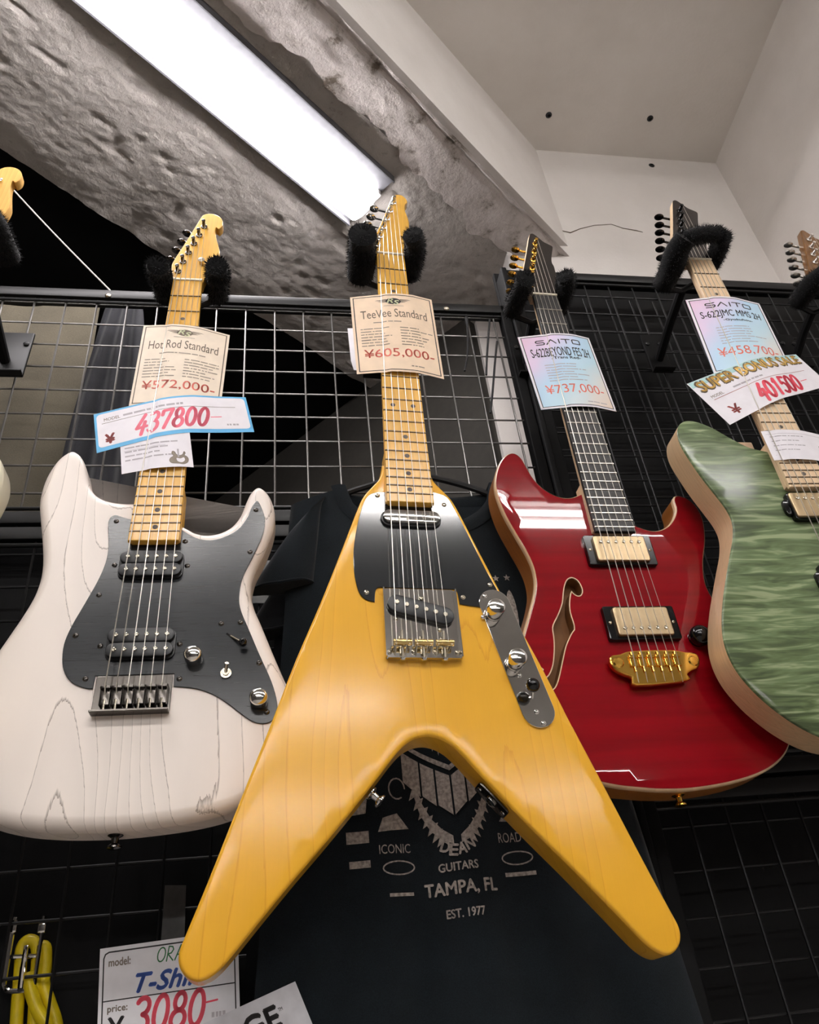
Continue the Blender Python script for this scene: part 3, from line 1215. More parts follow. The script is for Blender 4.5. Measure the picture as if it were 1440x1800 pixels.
def make_neck(root, nfret, mat_neck, mat_board, dots, board_end, head, mat_head, dot_mat, fret_mat='fret_steel', side_head=None):
    # fretboard
    m = MB()
    m.prism([(-bw(0) / 2, 0), (bw(0) / 2, 0), (bw(board_end) / 2 - 2.5, -board_end), (-bw(board_end) / 2 + 2.5, -board_end)][::1], -6.0, 0, 0.9)
    m.v = [(x if abs(y + board_end) > 1.2 else x * (bw(board_end) / 2 - 0.5) / (bw(board_end) / 2 - 2.5), y, z) for x, y, z in m.v]
    m.build('fretboard', mat_board, root, smooth=18)
    # neck back, lofted half round
    m = MB()
    secs = []
    for d in (0, 20, 60, 150, 260, 340, 380, 404):
        w = bw(d) / 2 - 0.15
        t = 21 + d * 0.006
        secs.append([(w * math.cos(a), -d, -6 - (t - 6) * math.sin(a) ** 0.8) for a in [math.pi * k / 12 for k in range(13)]])
    d = board_end - 1
    w = bw(d) / 2 - 0.15
    vs = [p for s in secs for p in s]
    k = 13
    fs = [(i * k + j, i * k + j + 1, (i + 1) * k + j + 1, (i + 1) * k + j) for i in range(len(secs) - 1) for j in range(k - 1)]
    fs += [(i * k + k - 1, i * k, (i + 1) * k, (i + 1) * k + k - 1) for i in range(len(secs) - 1)]
    fs += [tuple(range(k)), tuple(reversed(range((len(secs) - 1) * k, len(secs) * k)))]
    m.add(vs, fs)
    m.prism([(-bw(390) / 2 + .3, -390), (bw(390) / 2 - .3, -390), (w, -d + 3), (w - 4, -d), (-w + 4, -d), (-w, -d + 3)], -26, -6)
    m.build('neck', mat_neck, root)
    # head
    hd = smooth_closed(D(HEAD[head]), 4, corners=(0, len(HEAD[head]) - 1))
    hm = MB().prism(hd, -21.5, -7.5, 1.2)
    h = hm.build('headstock', mat_neck, root, smooth=20)
    if mat_head != mat_neck:
        MB().prism(inset(ccw(hd), 0.2), -7.6, -6.4, 0.3, both=False).build('head_veneer', mat_head, h, smooth=18)
    # nut
    MB().box((-21, 0.2, -6), (21, 3.8, 1.6), 0.6).build('nut', 'bone', root)
    # frets: one shared unit mesh, each its own object
    fm = MB().prism([(-0.5, -1.05), (0.5, -1.05), (0.5, 1.05), (-0.5, 1.05)], -0.5, 1.0)
    fm.v = [(x * 1000, y * (0.55 if z > 0.5 else 1), z) for x, y, z in fm.v]
    me = fm.mesh('fret', 30)
    me.materials.append(MAT[fret_mat])
    for n in range(1, nfret + 1):
        d = fretpos(n)
        o = bpy.data.objects.new('fret', me)
        COL.objects.link(o)
        o.parent = root
        o.location = (0, -d / 1000, 0)
        o.scale = ((bw(d) - 0.8) / 1000, 1, 1)
    if dots:
        dm = MB().lathe([(3.1, -0.3), (3.1, 0.12), (2.9, 0.16)], (0, 0, 0), (0, 0, 1), 14).mesh('inlay_dot')
        dm.materials.append(MAT[dot_mat])
        for n in dots:
            d = (fretpos(n) + fretpos(n - 1)) / 2
            for x in ((-13, 13) if n in (12, 24) else (0,)):
                o = bpy.data.objects.new('inlay_dot', dm)
                COL.objects.link(o)
                o.parent = root
                o.location = (x / 1000, -d / 1000, 0)


POSTS = [(-17.5, -30), (-12, -54), (-5.8, -78), (0.6, -102), (6.9, -125), (13, -149)]


def make_tuners(root, mat, shape='kidney', dx=0.0):
    ax = Vector((-0.968, 0.25, 0)) * 1.0     # buttons point to the bass side, square to the head edge
    for x, d in POSTS:
        x += dx
        t = MB().lathe([(5.2, -7.5), (5.2, -5.8), (4.0, -5.2), (3.0, -5.0), (2.6, 0.5), (2.2, 2.0), (3.0, 3.4), (3.0, 5.0), (1.5, 5.4)], (x, -d, 0), (0, 0, 1), 14)
        t.prism(circle(x, -d, 8.5, 10), -30, -21.5, 1.0)
        a = Vector((x, -d, -26))
        t.cyl(a, a + ax * 24, 2.0, 8)
        o = t.build('tuner', mat, root)
        c = a + ax * 30
        bm = MB()
        if shape == 'kidney':
            bm.ell((0, 0, 0), 8.0, 9.5, 4.2, 14, 8)
        else:
            bm.ell((0, 0, 0), 8.0, 8.0, 4.5, 12, 6)
        R = Matrix.Rotation(math.radians(62), 3, ax)
        bm.v = [tuple(R @ Vector(v) + c) for v in bm.v]
        bm.build('tuner_button', mat, o)


def make_strings(root, dbridge, zb, to_body, dx=0.0, tail=None):
    rad = [0.62, 0.55, 0.48, 0.42, 0.36, 0.32]
    for i in range(6):
        px, pd = POSTS[i]
        px += dx
        pts = [(px + 2.6, -pd, 2.6), (strx(i, -1), 2.5, 1.7), (strx(i, 0), 0.5, 1.6), (strx(i, dbridge), -dbridge, zb)]
        if to_body:
            pts += [(strx(i, dbridge), -dbridge - to_body[0], to_body[1])]
        MB().tube(pts, rad[i], 6).build('string', 'string_steel', root)


SCREW = {}


def screw(root, x, d, z, mat='nickel', r=3.0):
    if mat not in SCREW:
        me = MB().lathe([(1.0, -0.6), (1.0, 0.0), (0.92, 0.22), (0.6, 0.42), (0.34, 0.48), (0.22, 0.18), (0.06, 0.16)], (0, 0, 0), (0, 0, 1), 12).mesh('screw', 40)
        me.materials.append(MAT[mat])
        SCREW[mat] = me
    o = bpy.data.objects.new('screw', SCREW[mat])
    COL.objects.link(o)
    o.parent = root
    o.location = (x / 1000, -d / 1000, z / 1000)
    o.scale = (r, r, r)
    return o


def strap_button(root, x, y, z, ax, mat):
    MB().lathe([(7, 0), (7, 1.0), (3.6, 3.0), (3.2, 8), (6.8, 10.5), (6.8, 12), (3, 13)], (x, y, z), ax, 14).build('strap_button', mat, root)


def guard_plate(root, pts, mat, z0, z1, corners=(), sub=4):
    return MB().prism(smooth_closed(D(pts), sub, corners), z0, z1, 0.5, both=False).build('pickguard', mat, root, smooth=15)


# ------------------------------------------------------------------ yellow V-shaped guitar
def guitar_V():
    g = pose_empty('electric_guitar', 'V')
    make_body(g, 'V', 'amber_body', 'amber_body', 36, 3.2)
    make_neck(g, 21, 'maple_gold', 'maple_gold', (3, 5, 7, 9, 12, 15, 17, 19, 21), 468, 'tele', 'maple_gold', 'inlay_grey', 'fret_shaded')
    make_tuners(g, 'chrome')
    guard = [(-27, 447), (-38, 448), (-49, 455), (-56, 472), (-62, 498), (-66.5, 528), (-67, 554), (-65, 572), (-61, 586), (-54, 593), (-45.5, 595), (-44.5, 583), (-42, 578), (-38.5, 577), (44, 577), (46, 582), (47, 595), (58, 597), (90, 601), (97.5, 601), (96.5, 592), (92, 578), (82, 551), (68, 508), (54, 467), (46, 450), (32, 444), (27, 444)]
    pg = guard_plate(g, guard, 'guard_gloss', -12.2, -10.3, corners=(0, 10, 13, 14, 16, 18, 27))
    for x, d in ((-54, 584), (51.5, 587), (84, 570), (-37, 453), (42, 462)):
        screw(pg, x, d, -10.2)
    # neck pickup
    p = MB().prism(D(capsule(-35, 36, 486, 11)), -12, -7.5, 1).build('pickup', 'black_plastic', g)
    MB().prism(D(capsule(-33, 34, 486, 8.6)), -8, -2.2, 1.8).build('pickup_cover', 'chrome', p, smooth=25)
    # bridge: plate with low walls, slanted pickup, three barrel saddles
    b = MB()
    cx = 3.0
    plate = round_poly(D([(cx - 40, 578), (cx + 40, 578), (cx + 40, 662), (cx - 40, 662)]), 5, 4)
    b.prism(plate, -12.1, -10.4, 0.4, both=False)
    b.box((cx - 40, -660, -11), (cx - 38.6, -580, -4.2))
    b.box((cx + 38.6, -660, -11), (cx + 40, -580, -4.2))
    b.box((cx - 38, -662, -11), (cx + 38, -660.6, -4.2))
    bo = b.build('bridge', 'chrome', g, smooth=15)
    pu = rot2(capsule(cx - 37, cx + 36, -606, 10.5), (cx, -606), -15)
    pk = MB().prism(pu, -11, -4.2, 1.4).build('pickup', 'black_plastic', g)
    pole = MB()
    for i in range(6):
        q = rot2([(cx - 27 + i * 10.6, -605)], (cx, -606), -15)[0]
        pole.lathe([(2.5, -4.6), (2.5, -3.2), (2.2, -2.9)], (q[0], q[1], 0), (0, 0, 1), 12)
    pole.build('pole_pieces', 'nickel', pk)['kind'] = 'stuff'
    for x, d in ((cx - 27, 615), (cx + 19, 627), (cx + 2, 590)):
        screw(bo, x, d, -10, 'nickel', 2.6)
    for x in (-20, 2, 24):
        s = MB().cyl((x - 9.4, -646, -2.0), (x + 9.4, -646, -2.0), 3.6, 14)
        so = s.build('saddle', 'brass', bo)
        MB().cyl((x, -632, -3.4), (x, -661, -5.0), 1.4, 8).build('saddle_screw', 'nickel', so)
        MB().lathe([(3.4, 0), (3.4, 1.5), (2.2, 2.6)], (x, -662, -6.4), (0, -1, 0), 12).build('screw_head', 'chrome', so)
        for s2 in (-7, 7):
            MB().cyl((x + s2, -648, -10), (x + s2, -648, 0.6), 1.2, 8).build('height_screw', 'nickel', so)
    for x in (-33, -7, 16, 39):
        screw(bo, x, 653, -10.2, 'nickel', 3.2)
    make_strings(g, 646, 2.1, (12, -11))
    # control plate, knobs, lever switch
    a1 = Vector((86.0, -594.0))
    a2 = Vector((115.0, -716.0))
    dr = (a2 - a1).normalized()
    nr = Vector((-dr.y, dr.x))
    cap = []
    for c0, s in ((a2, 1), (a1, -1)):
        for k in range(13):
            t = math.pi * k / 12 - math.pi / 2
            v = c0 + (dr * math.cos(t) * s + nr * math.sin(t) * s) * 17.5
            cap.append((v.x, v.y))
    cp = MB().prism(cap, -12.1, -9.6, 0.5, both=False).build('control_plate', 'chrome', g, smooth=15)
    for x, d in ((76, 585), (118.5, 729), (113, 717), (101, 678), (71, 611)):
        screw(cp, x, d, -9.5, 'chrome', 2.8)
    for x, d in ((83, 606), (98, 664)):
        kb = MB().lathe([(9.5, 0), (9.5, 1.0), (9.2, 1.6), (9.5, 2.2), (9.5, 14.5), (8.8, 16.2), (6.5, 17.2), (0.5, 17.6)], (x, -d, -9.4), (0, 0, 1), 24)
        kb.build('knob', 'chrome', g)
    sw = MB().tube([(111, -702, -10), (110, -700, -3), (108, -697, 4)], [1.6, 1.4, 1.2], 8).build('switch', 'chrome', g)
    MB().ell((107.4, -696, 7.5), 7.2, 7.2, 6.6, 16, 10).build('switch_tip', 'black_gloss', sw)
    # jack plate on the inner face of the wing, strap button on the other wing
    jr = Vector((0.663, -0.749, 0))
    jn = Vector((-0.749, -0.663, 0))
    jc = Vector((62, -796, -31))
    jm = MB()
    pl = round_poly([(-19, -10.5), (19, -10.5), (19, 10.5), (-19, 10.5)], 4, 3)
    jm.prism(pl, 0, 1.6, 0.4, both=False)
    jm.v = [tuple(jc + jr * v[0] + Vector((0, 0, 1)) * v[1] + jn * (v[2] + 0.2)) for v in jm.v]
    jo = jm.build('jack_plate', 'black_nickel', g)
    MB().lathe([(6.4, 1.2), (6.4, 3.6), (4.2, 4.2), (3.2, 4.2), (3.0, 1.5)], tuple(jc), tuple(jn), 14).build('jack_socket', 'chrome', jo)
    for s in (-15, 15):
        MB().lathe([(2.6, 1.7), (2.2, 2.6), (0.4, 2.8)], tuple(jc + jr * s), tuple(jn), 10).build('screw', 'chrome', jo)
    strap_button(g, -54, -788, -30, (0.749, -0.663, 0), 'chrome')
    return tag(g, 'yellow V-shaped electric guitar with black pickguard hung over a dark T-shirt', 'guitar', 'guitars hung on the wall')


# ------------------------------------------------------------------ double-horned white guitar (also the one cut by the frame)
S_GUARD = [(-27, 433), (-42, 427), (-49, 425), (-54, 430), (-54, 443), (-50, 468), (-50, 490), (-55, 514), (-64, 542), (-73, 569), (-77, 590), (-75, 611), (-69, 625), (-60, 634), (-48, 639), (-41.5, 639.5), (-41, 626), (35.5, 626), (36, 640), (57, 643), (75, 650), (91, 661), (109, 676), (120, 682), (131, 682), (138, 675), (139, 661), (133, 638), (120, 607), (108, 577), (99, 554), (96.5, 537), (99, 513), (109, 486), (119, 457), (122, 434), (118, 416), (112, 404), (106, 413), (101, 429), (91, 446), (75, 457), (60, 461), (45, 458), (31, 449), (28, 446)]


def humbucker_open(g, d, x0=-34, x1=33):
    p = MB()
    p.prism(D(round_poly([(x0 - 1, d - 17), (x1 + 1, d - 17), (x1 + 1, d + 17), (x0 - 1, d + 17)], 8, 4)), -12, -8, 0.6, both=False)
    p.prism(D(capsule(x0, x1, d - 8.3, 8)), -8.2, -2.6, 1.0)
    p.prism(D(capsule(x0, x1, d + 8.3, 8)), -8.2, -2.6, 1.0)
    o = p.build('pickup', 'black_plastic', g)
    m = MB()
    for i in range(6):
        for s in (-8.3, 8.3):
            m.lathe([(2.3, -2.9), (2.3, -1.8), (1.6, -1.4), (0.5, -1.6)], (-25.5 + i * 10.2, -(d + s), 0), (0, 0, 1), 10)
    m.build('pole_pieces', 'nickel', o)['kind'] = 'stuff'
    return o


def guitar_S(key, mat, full):
    g = pose_empty('electric_guitar', key)
    make_body(g, 'S', mat, mat, 44, 12.0)
    wd = 'maple_gold' if full else 'maple_matte'
    make_neck(g, 21, wd, wd, (3, 5, 7, 9, 12, 15, 17, 19, 21), 468, 'strat', wd, 'inlay_grey', 'fret_shaded')
    make_tuners(g, 'black_nickel' if full else 'chrome')
    pg = guard_plate(g, S_GUARD, 'guard_black', -12.2, -10.3, corners=(0, 15, 16, 17, 18, 45))
    for x, d in ((-46, 434), (33, 463), (106, 478), (111, 418), (-40, 494), (38, 496), (-51, 532), (-67, 580), (-41, 593), (38, 593), (-50, 629), (41, 632), (79, 570), (99, 569), (120, 617), (129, 671)):
        screw(pg, x, d, -10.2, 'black_nickel', 3.0)
    humbucker_open(g, 496)
    humbucker_open(g, 593)
    b = MB()
    b.prism(round_poly(D([(-39.5, 627), (34.5, 627), (34.5, 667), (-39.5, 667)]), 3, 3), -12.1, -9.4, 0.5, both=False)
    b.box((-39.5, -668.5, -11), (34.5, -666, 0.5), 0.6)
    bo = b.build('bridge', 'black_nickel', g, smooth=15)
    for i in range(6):
        x = strx(i, 648)
        m = MB().box((x - 4.9, -661, -8.6), (x + 4.9, -641 + (i % 2) * 1.5, -2.2), 0.8)
        m.box((x - 4.9, -645, -8), (x + 4.9, -641, 1.0), 0.8)
        so = m.build('saddle', 'black_nickel', bo)
        MB().cyl((x, -655, -3), (x, -667, -4), 1.5, 8).build('saddle_screw', 'nickel', so)
    make_strings(g, 643, 2.4, (14, -8))
    for x, d in ((54, 611), (121, 660)):
        kb = MB().lathe([(8.8, 0), (9.2, 1.2), (9.2, 12.0), (9.0, 14.0), (8.0, 16.0), (5.5, 17.4), (2.0, 18.0), (0.3, 18.1)], (x, -d, -10.3), (0, 0, 1), 24)
        kb.build('knob', 'chrome', g)
    sw = MB().lathe([(5.6, 0), (5.6, 2.2), (3.4, 2.4), (3.2, 4.2)], (87, -628, -10.3), (0, 0, 1), 14)
    sw.tube([(87, -628, -7), (88.5, -622, 2)], [1.5, 2.2], 8)
    sw.build('toggle_switch', 'nickel', g)
    s2 = MB().box((83, -589, -10.4), (104, -587, -10.1))
    s2.v = [tuple(list(rot2([(v[0], v[1])], (93, -588), -38)[0]) + [v[2]]) for v in s2.v]
    so = s2.build('selector_switch', 'black_gloss', g)
    MB().tube([(90, -585, -10), (101, -596, -2)], 1.3, 8).build('switch_lever', 'nickel', so)
    MB().ell((103.5, -598, 0), 4.6, 4.6, 5.5, 12, 8).build('switch_tip', 'black_gloss', so)
    strap_button(g, -6, -774, -33, (0, -1, 0), 'black_nickel')
    # round string tree on the head
    MB().lathe([(4, -7.6), (4, -2), (5.2, -1), (5.2, 0.6), (2, 1.2)], (16, 52, 0), (0, 0, 1), 12).build('string_tree', 'nickel', g)
    return g


# ------------------------------------------------------------------ covered humbucker
def humbucker_covered(g, d, cx, ring=True, poles=-1):
    o = None
    if ring:
        r = MB()
        r.prism(round_poly(D([(cx - 46, d - 22.5), (cx + 46, d - 22.5), (cx + 46, d + 22.5), (cx - 46, d + 22.5)]), 3, 3), -12.5, -5.5, 1.2, both=False)
        o = r.build('pickup_ring', 'black_gloss', g, smooth=18)
        for x in (-40.5, 40.5):
            screw(o, cx + x, d, -5.4, 'nickel', 2.2)
    else:
        r = MB().prism(D(round_poly([(cx - 44, d - 12), (cx + 44, d - 12), (cx + 44, d + 12), (cx - 44, d + 12)], 6, 3)), -12.5, -7, 1)
        r.prism(D(round_poly([(cx - 37, d - 20.5), (cx + 37, d - 20.5), (cx + 37, d + 20.5), (cx - 37, d + 20.5)], 4, 3)), -12.5, -4, 1)
        o = r.build('pickup_base', 'black_gloss', g)
    c = MB().prism(round_poly(D([(cx - 35.5, d - 19), (cx + 35.5, d - 19), (cx + 35.5, d + 19), (cx - 35.5, d + 19)]), 4, 4), -8, -1.2, 1.4, both=False)
    p = c.build('pickup', 'nickel_warm', g, smooth=18)
    m = MB()
    for i in range(6):
        m.lathe([(2.5, -1.4), (2.5, -0.4), (1.8, 0.1), (0.5, -0.1)], (cx - 26 + i * 10.4, -(d + poles * 9.5), 0), (0, 0, 1), 10)
    m.build('pole_pieces', 'nickel', p)['kind'] = 'stuff'


FHOLE = [(-71, 536), (-77, 539), (-82, 547), (-86, 558), (-90, 571), (-98, 586), (-108, 601), (-110, 609), (-111, 621), (-114, 636), (-119, 652), (-126, 664), (-133, 668), (-137, 663), (-133, 657), (-139, 655), (-144, 662), (-143, 672), (-135, 680), (-126, 681), (-118, 671), (-107, 646), (-99, 628), (-90, 614), (-84, 607), (-83, 600), (-84, 584), (-82, 571), (-78, 559), (-75, 554), (-73, 558), (-69, 561), (-64.5, 560), (-61.5, 554), (-62, 546), (-65, 539)]


def guitar_R(key, top, side, full=True):
    g = pose_empty('electric_guitar', key)
    hole = smooth_closed(D(FHOLE), 3, corners=(7, 24, 29)) if full else None
    make_body(g, 'R', top, side, 42, 3.0, holes=[hole] if full else (), binding='binding_cream', arch=0.0)
    if full:
        o = ccw(hole)
        n = len(o)
        m = MB()
        m.add([(x, y, -12.0) for x, y in o] + [(x, y, -30) for x, y in o], [(i, (i + 1) % n, n + (i + 1) % n, n + i) for i in range(n)])
        m.prism(inset(ccw(hole), -5), -36, -29)
        fh = m.build('sound_hole', 'inside_wood', g)
        rim = MB()
        oi = inset(o, -1.3)
        rim.add([(x, y, -11.75) for x, y in o] + [(x, y, -11.75) for x, y in oi] + [(x, y, -14) for x, y in o],
                [(i, (i + 1) % n, n + (i + 1) % n, n + i)[::-1] for i in range(n)] + [(i, (i + 1) % n, 2 * n + (i + 1) % n, 2 * n + i) for i in range(n)])
        rim.build('hole_binding', 'binding_cream', fh)
    if full:
        make_neck(g, 22, 'maple_pale', 'ebony', (), 473, 'modern', 'head_dark', 'inlay_black')
        make_tuners(g, 'gold', 'round')
    else:
        make_neck(g, 22, 'rosewood', 'rosewood', (), 473, 'modern', 'rosewood', 'inlay_black')
        make_tuners(g, 'satin_chrome')
    humbucker_covered(g, 498, 1.5, True, -1)
    humbucker_covered(g, 602, 1.5, True, 1)
    # one-piece bridge with saddles
    prof = [(-52, 647), (-40, 645), (-24, 641), (24, 641), (42, 644), (55, 646), (57, 655), (52, 664), (42, 668), (36, 672), (33, 680), (-30, 684), (-34, 674), (-42, 670), (-51, 664), (-55, 655)]
    bo = MB().prism(smooth_closed(D(prof), 3), -8, -0.5, 1.8).build('bridge', 'gold', g, smooth=20)
    for x in (-45, 48):
        MB().lathe([(6.5, -12), (6.5, -0.5), (5, 0.8), (1, 1.0)], (x, -656, 0), (0, 0, 1), 14).build('bridge_post', 'gold', bo)
    for i in range(6):
        x = strx(i, 648)
        m = MB().box((x - 4.6, -662, -1), (x + 4.6, -648, 2.2), 0.7)
        m.box((x - 4.6, -652, 0), (x + 4.6, -648, 3.6), 0.7)
        so = m.build('saddle', 'gold', bo, smooth=20)
        MB().cyl((x, -644, 0.5), (x, -668, 0.5), 1.4, 8).build('saddle_screw', 'gold', so)
    make_strings(g, 650, 4.1, (31, -1))
    MB().lathe([(11, 0), (11, 3), (12.5, 5), (13, 9), (12, 14), (8.5, 18), (3, 19.5), (0.3, 19.7)], (69, -622, -12), (0, 0, 1), 24).build('knob', 'black_gloss', g)
    strap_button(g, -2, -797, -32, (0, -1, 0), 'gold')
    return g


def guitar_G():
    g = pose_empty('electric_guitar', 'G')
    make_body(g, 'G', 'green_quilt', 'side_maple', 42, 2.2)
    make_neck(g, 22, 'maple_pale', 'maple_pale', (3, 5, 7, 9, 12, 15, 17, 19, 21), 471, 'modern', 'head_dark', 'inlay_grey', 'fret_shaded')
    make_tuners(g, 'black_gloss')
    humbucker_covered(g, 498, 1.5, False, -1)
    humbucker_covered(g, 606, 1.5, False, 1)
    b = MB().prism(round_poly(D([(-40, 632), (40, 632), (40, 672), (-40, 672)]), 3, 3), -12.1, -8.5, 0.8, both=False).build('bridge', 'black_nickel', g)
    for i in range(6):
        x = strx(i, 648)
        MB().box((x - 4.9, -662, -8), (x + 4.9, -643, 1.5), 0.8).build('saddle', 'black_nickel', b)
    make_strings(g, 647, 4.0, (14, -8))
    for x, d in ((80, 640), (108, 680)):
        MB().lathe([(9.5, 0), (9.5, 14), (8, 16.5), (1, 17)], (x, -d, -12), (0, 0, 1), 20).build('knob', 'black_gloss', g)
    return tag(g, 'green quilted-top electric guitar with pale wooden sides and maple neck', 'guitar', 'guitars hung on the wall')


gV = guitar_V()
gS = guitar_S('S', 'ash_white', True)
tag(gS, 'white ash electric guitar with dark grain lines and a large black pickguard', 'guitar', 'guitars hung on the wall')
gL = guitar_S('L', 'cream_body', False)
tag(gL, 'cream electric guitar with amber maple headstock beside the white ash guitar', 'guitar', 'guitars hung on the wall')
gR = guitar_R('R', 'red_lacquer', 'side_brown')
tag(gR, 'glossy red electric guitar with an f-shaped sound hole and gold bridge', 'guitar', 'guitars hung on the wall')
gG = guitar_G()
gF = guitar_R('F', 'side_brown', 'side_brown', False)
tag(gF, 'electric guitar with brown wooden headstock and chrome tuners beside the green guitar', 'guitar', 'guitars hung on the wall')

# ================================================================== padded hangers
def fur(name, path, rad, parent, n=1500, ln=7.0, seed=0):
    rs = random.Random(seed)
    pts = smooth_open(path, 5)
    k = len(pts)
    rr = []
    for i in range(k):
        t = i / (k - 1)
        f = min(1.0, math.sqrt(max(0.0, 1 - max(0, abs(2 * t - 1) - 0.72) ** 2 / 0.28 ** 2)) + 0.25)
        rr.append(rad * f * (1 + 0.05 * math.sin(9 * t + seed)))
    core = MB().tube(pts, rr, 14)
    o = core.build(name, 'fur_black', parent, smooth=60)
    m = MB()
    P = [Vector(p) for p in pts]
    for _ in range(n):
        x = rs.random() * (k - 1)
        i = min(int(x), k - 2)
        t = (P[i + 1] - P[i]).normalized()
        c = P[i].lerp(P[i + 1], x - i)
        r0 = rr[i] + (rr[i + 1] - rr[i]) * (x - i)
        u = t.orthogonal().normalized()
        w = t.cross(u)
        a = rs.random() * 2 * math.pi
        nrm = u * math.cos(a) + w * math.sin(a)
        end = 0.0
        if i < 3:
            end = -1.0
        if i > k - 5:
            end = 1.0
        base = c + nrm * (r0 * 0.94)
        d = (nrm + t * (end * 0.8 + rs.uniform(-.5, .5)) + (u * rs.uniform(-.4, .4) + w * rs.uniform(-.4, .4))).normalized()
        L = ln * rs.uniform(0.5, 1.15)
        sd = d.cross(t)
        if sd.length < 0.1:
            sd = u
        sd = sd.normalized() * 0.55
        m.add([tuple(base - sd), tuple(base + sd), tuple(base + d * L + Vector((0, rs.uniform(-1, 1), 0)))], [(0, 1, 2)])
    f = m.build('fur', 'fur_black', o, smooth=0)
    f['kind'] = 'stuff'
    return o


def hanger(key, left, right, label, rl=17.0, rr_=17.0, cross=None, plate=(-52, 48), seed=0, hw=20):
    h = pose_empty('guitar_hanger', key)
    fur('padded_prong', left, rl, h, seed=seed + 1)
    fur('padded_prong', right, rr_, h, seed=seed + 2)
    if cross:
        fur('padded_strap', cross, 13.0, h, 1500, seed=seed + 3)
    zb = -((GY - 4) - POSE[key][0][1])
    l0, r0 = Vector(left[0]), Vector(right[0])
    mid = (l0 + r0) / 2
    m = MB().tube([tuple(l0), tuple(mid + Vector((0, -6, -14))), tuple(r0)], 5, 8)
    m.build('yoke', 'black_steel', h)
    m = MB().tube([tuple(mid + Vector((0, -6, -14))), (mid.x, mid.y - 18, (mid.z + zb) / 2), (mid.x, -20, zb + 4)], 8, 10)
    m.build('arm', 'black_board', h)
    m = MB().box((mid.x - hw, plate[0], zb), (mid.x + hw, plate[1], zb + 5), 1.5)
    m.box((mid.x - hw, plate[0], zb + 5), (mid.x + hw, plate[0] + 4, zb + 16), 1)
    m.build('back_plate', 'black_board' if hw < 25 else 'black_steel', h)
    for s in (-hw + 8, hw - 8):
        MB().lathe([(4.5, 0), (4.5, 2), (2, 3.4)], (mid.x + s, 20, zb + 5), (0, 0, 1), 10).build('screw', 'black_steel', h)
    tag(h, label, 'guitar hanger', 'padded guitar hangers')


# y is up the neck here (negative of distance)
hanger('V', [(-40, 12, -60), (-41, 8, -20), (-44, 3, 8), (-46, -3, 34)], [(40, 26, -60), (40, 20, -20), (38, 14, 8), (28, 9, 34)], 'furry black guitar hanger holding the yellow V-shaped guitar', 21, 15, seed=10)
hanger('S', [(-40, 30, -58), (-41, 18, -20), (-41, 5, 10), (-38, -6, 30)], [(38, 34, -58), (41, 22, -20), (43, 10, 10), (44, 2, 28)], 'furry black guitar hanger holding the white ash guitar', 16, 16, seed=20)
hanger('R', [(-40, 20, -60), (-40, 14, -20), (-41, 6, 10), (-42, 0, 32)], [(44, 28, -60), (42, 22, -20), (38, 18, 10), (28, 17, 30)], 'black guitar hanger with flattened pads holding the red guitar', 15, 14, seed=30)
hanger('G', [(-41, 4, -60), (-42, 0, -20), (-44, 2, 14), (-36, 8, 36)], [(44, 32, -58), (43, 30, -20), (40, 26, 10), (33, 22, 34)], 'furry black guitar hanger with a strap across the green guitar neck', 19, 14, cross=[(-38, 6, 32), (-14, 14, 36), (10, 18, 36), (26, 22, 32)], seed=40)
hanger('L', [(-40, 20, -58), (-41, 12, -20), (-41, 5, 10), (-38, -4, 30)], [(38, 24, -58), (41, 16, -20), (42, 6, 10), (40, 0, 30)], 'furry black guitar hanger holding the cream guitar', 17, 17, seed=50, hw=32)
hanger('F', [(-38, 20, -58), (-40, 14, -20), (-38, 8, 10), (-26, 6, 34)], [(40, 24, -58), (41, 16, -20), (40, 8, 10), (36, 2, 30)], 'furry black guitar hanger holding the guitar with the brown headstock', 18, 17, seed=60)

# ================================================================== paper tags on the necks
ZX = [(-150, -22), (-60, -5), (-27, 0.9), (-20.5, 1.45), (-14, 4.2), (0, 5.0), (15, 4.7), (26, 3.6), (60, -4.5), (150, -22)]


def tag_z(x, under=True):
    s = 0.0
    for dx in (-2, -1, 0, 1, 2):
        xx = x + dx * 1.2
        s += float(np.interp(xx, [p[0] for p in ZX], [p[1] for p in ZX]))
    return s / 5


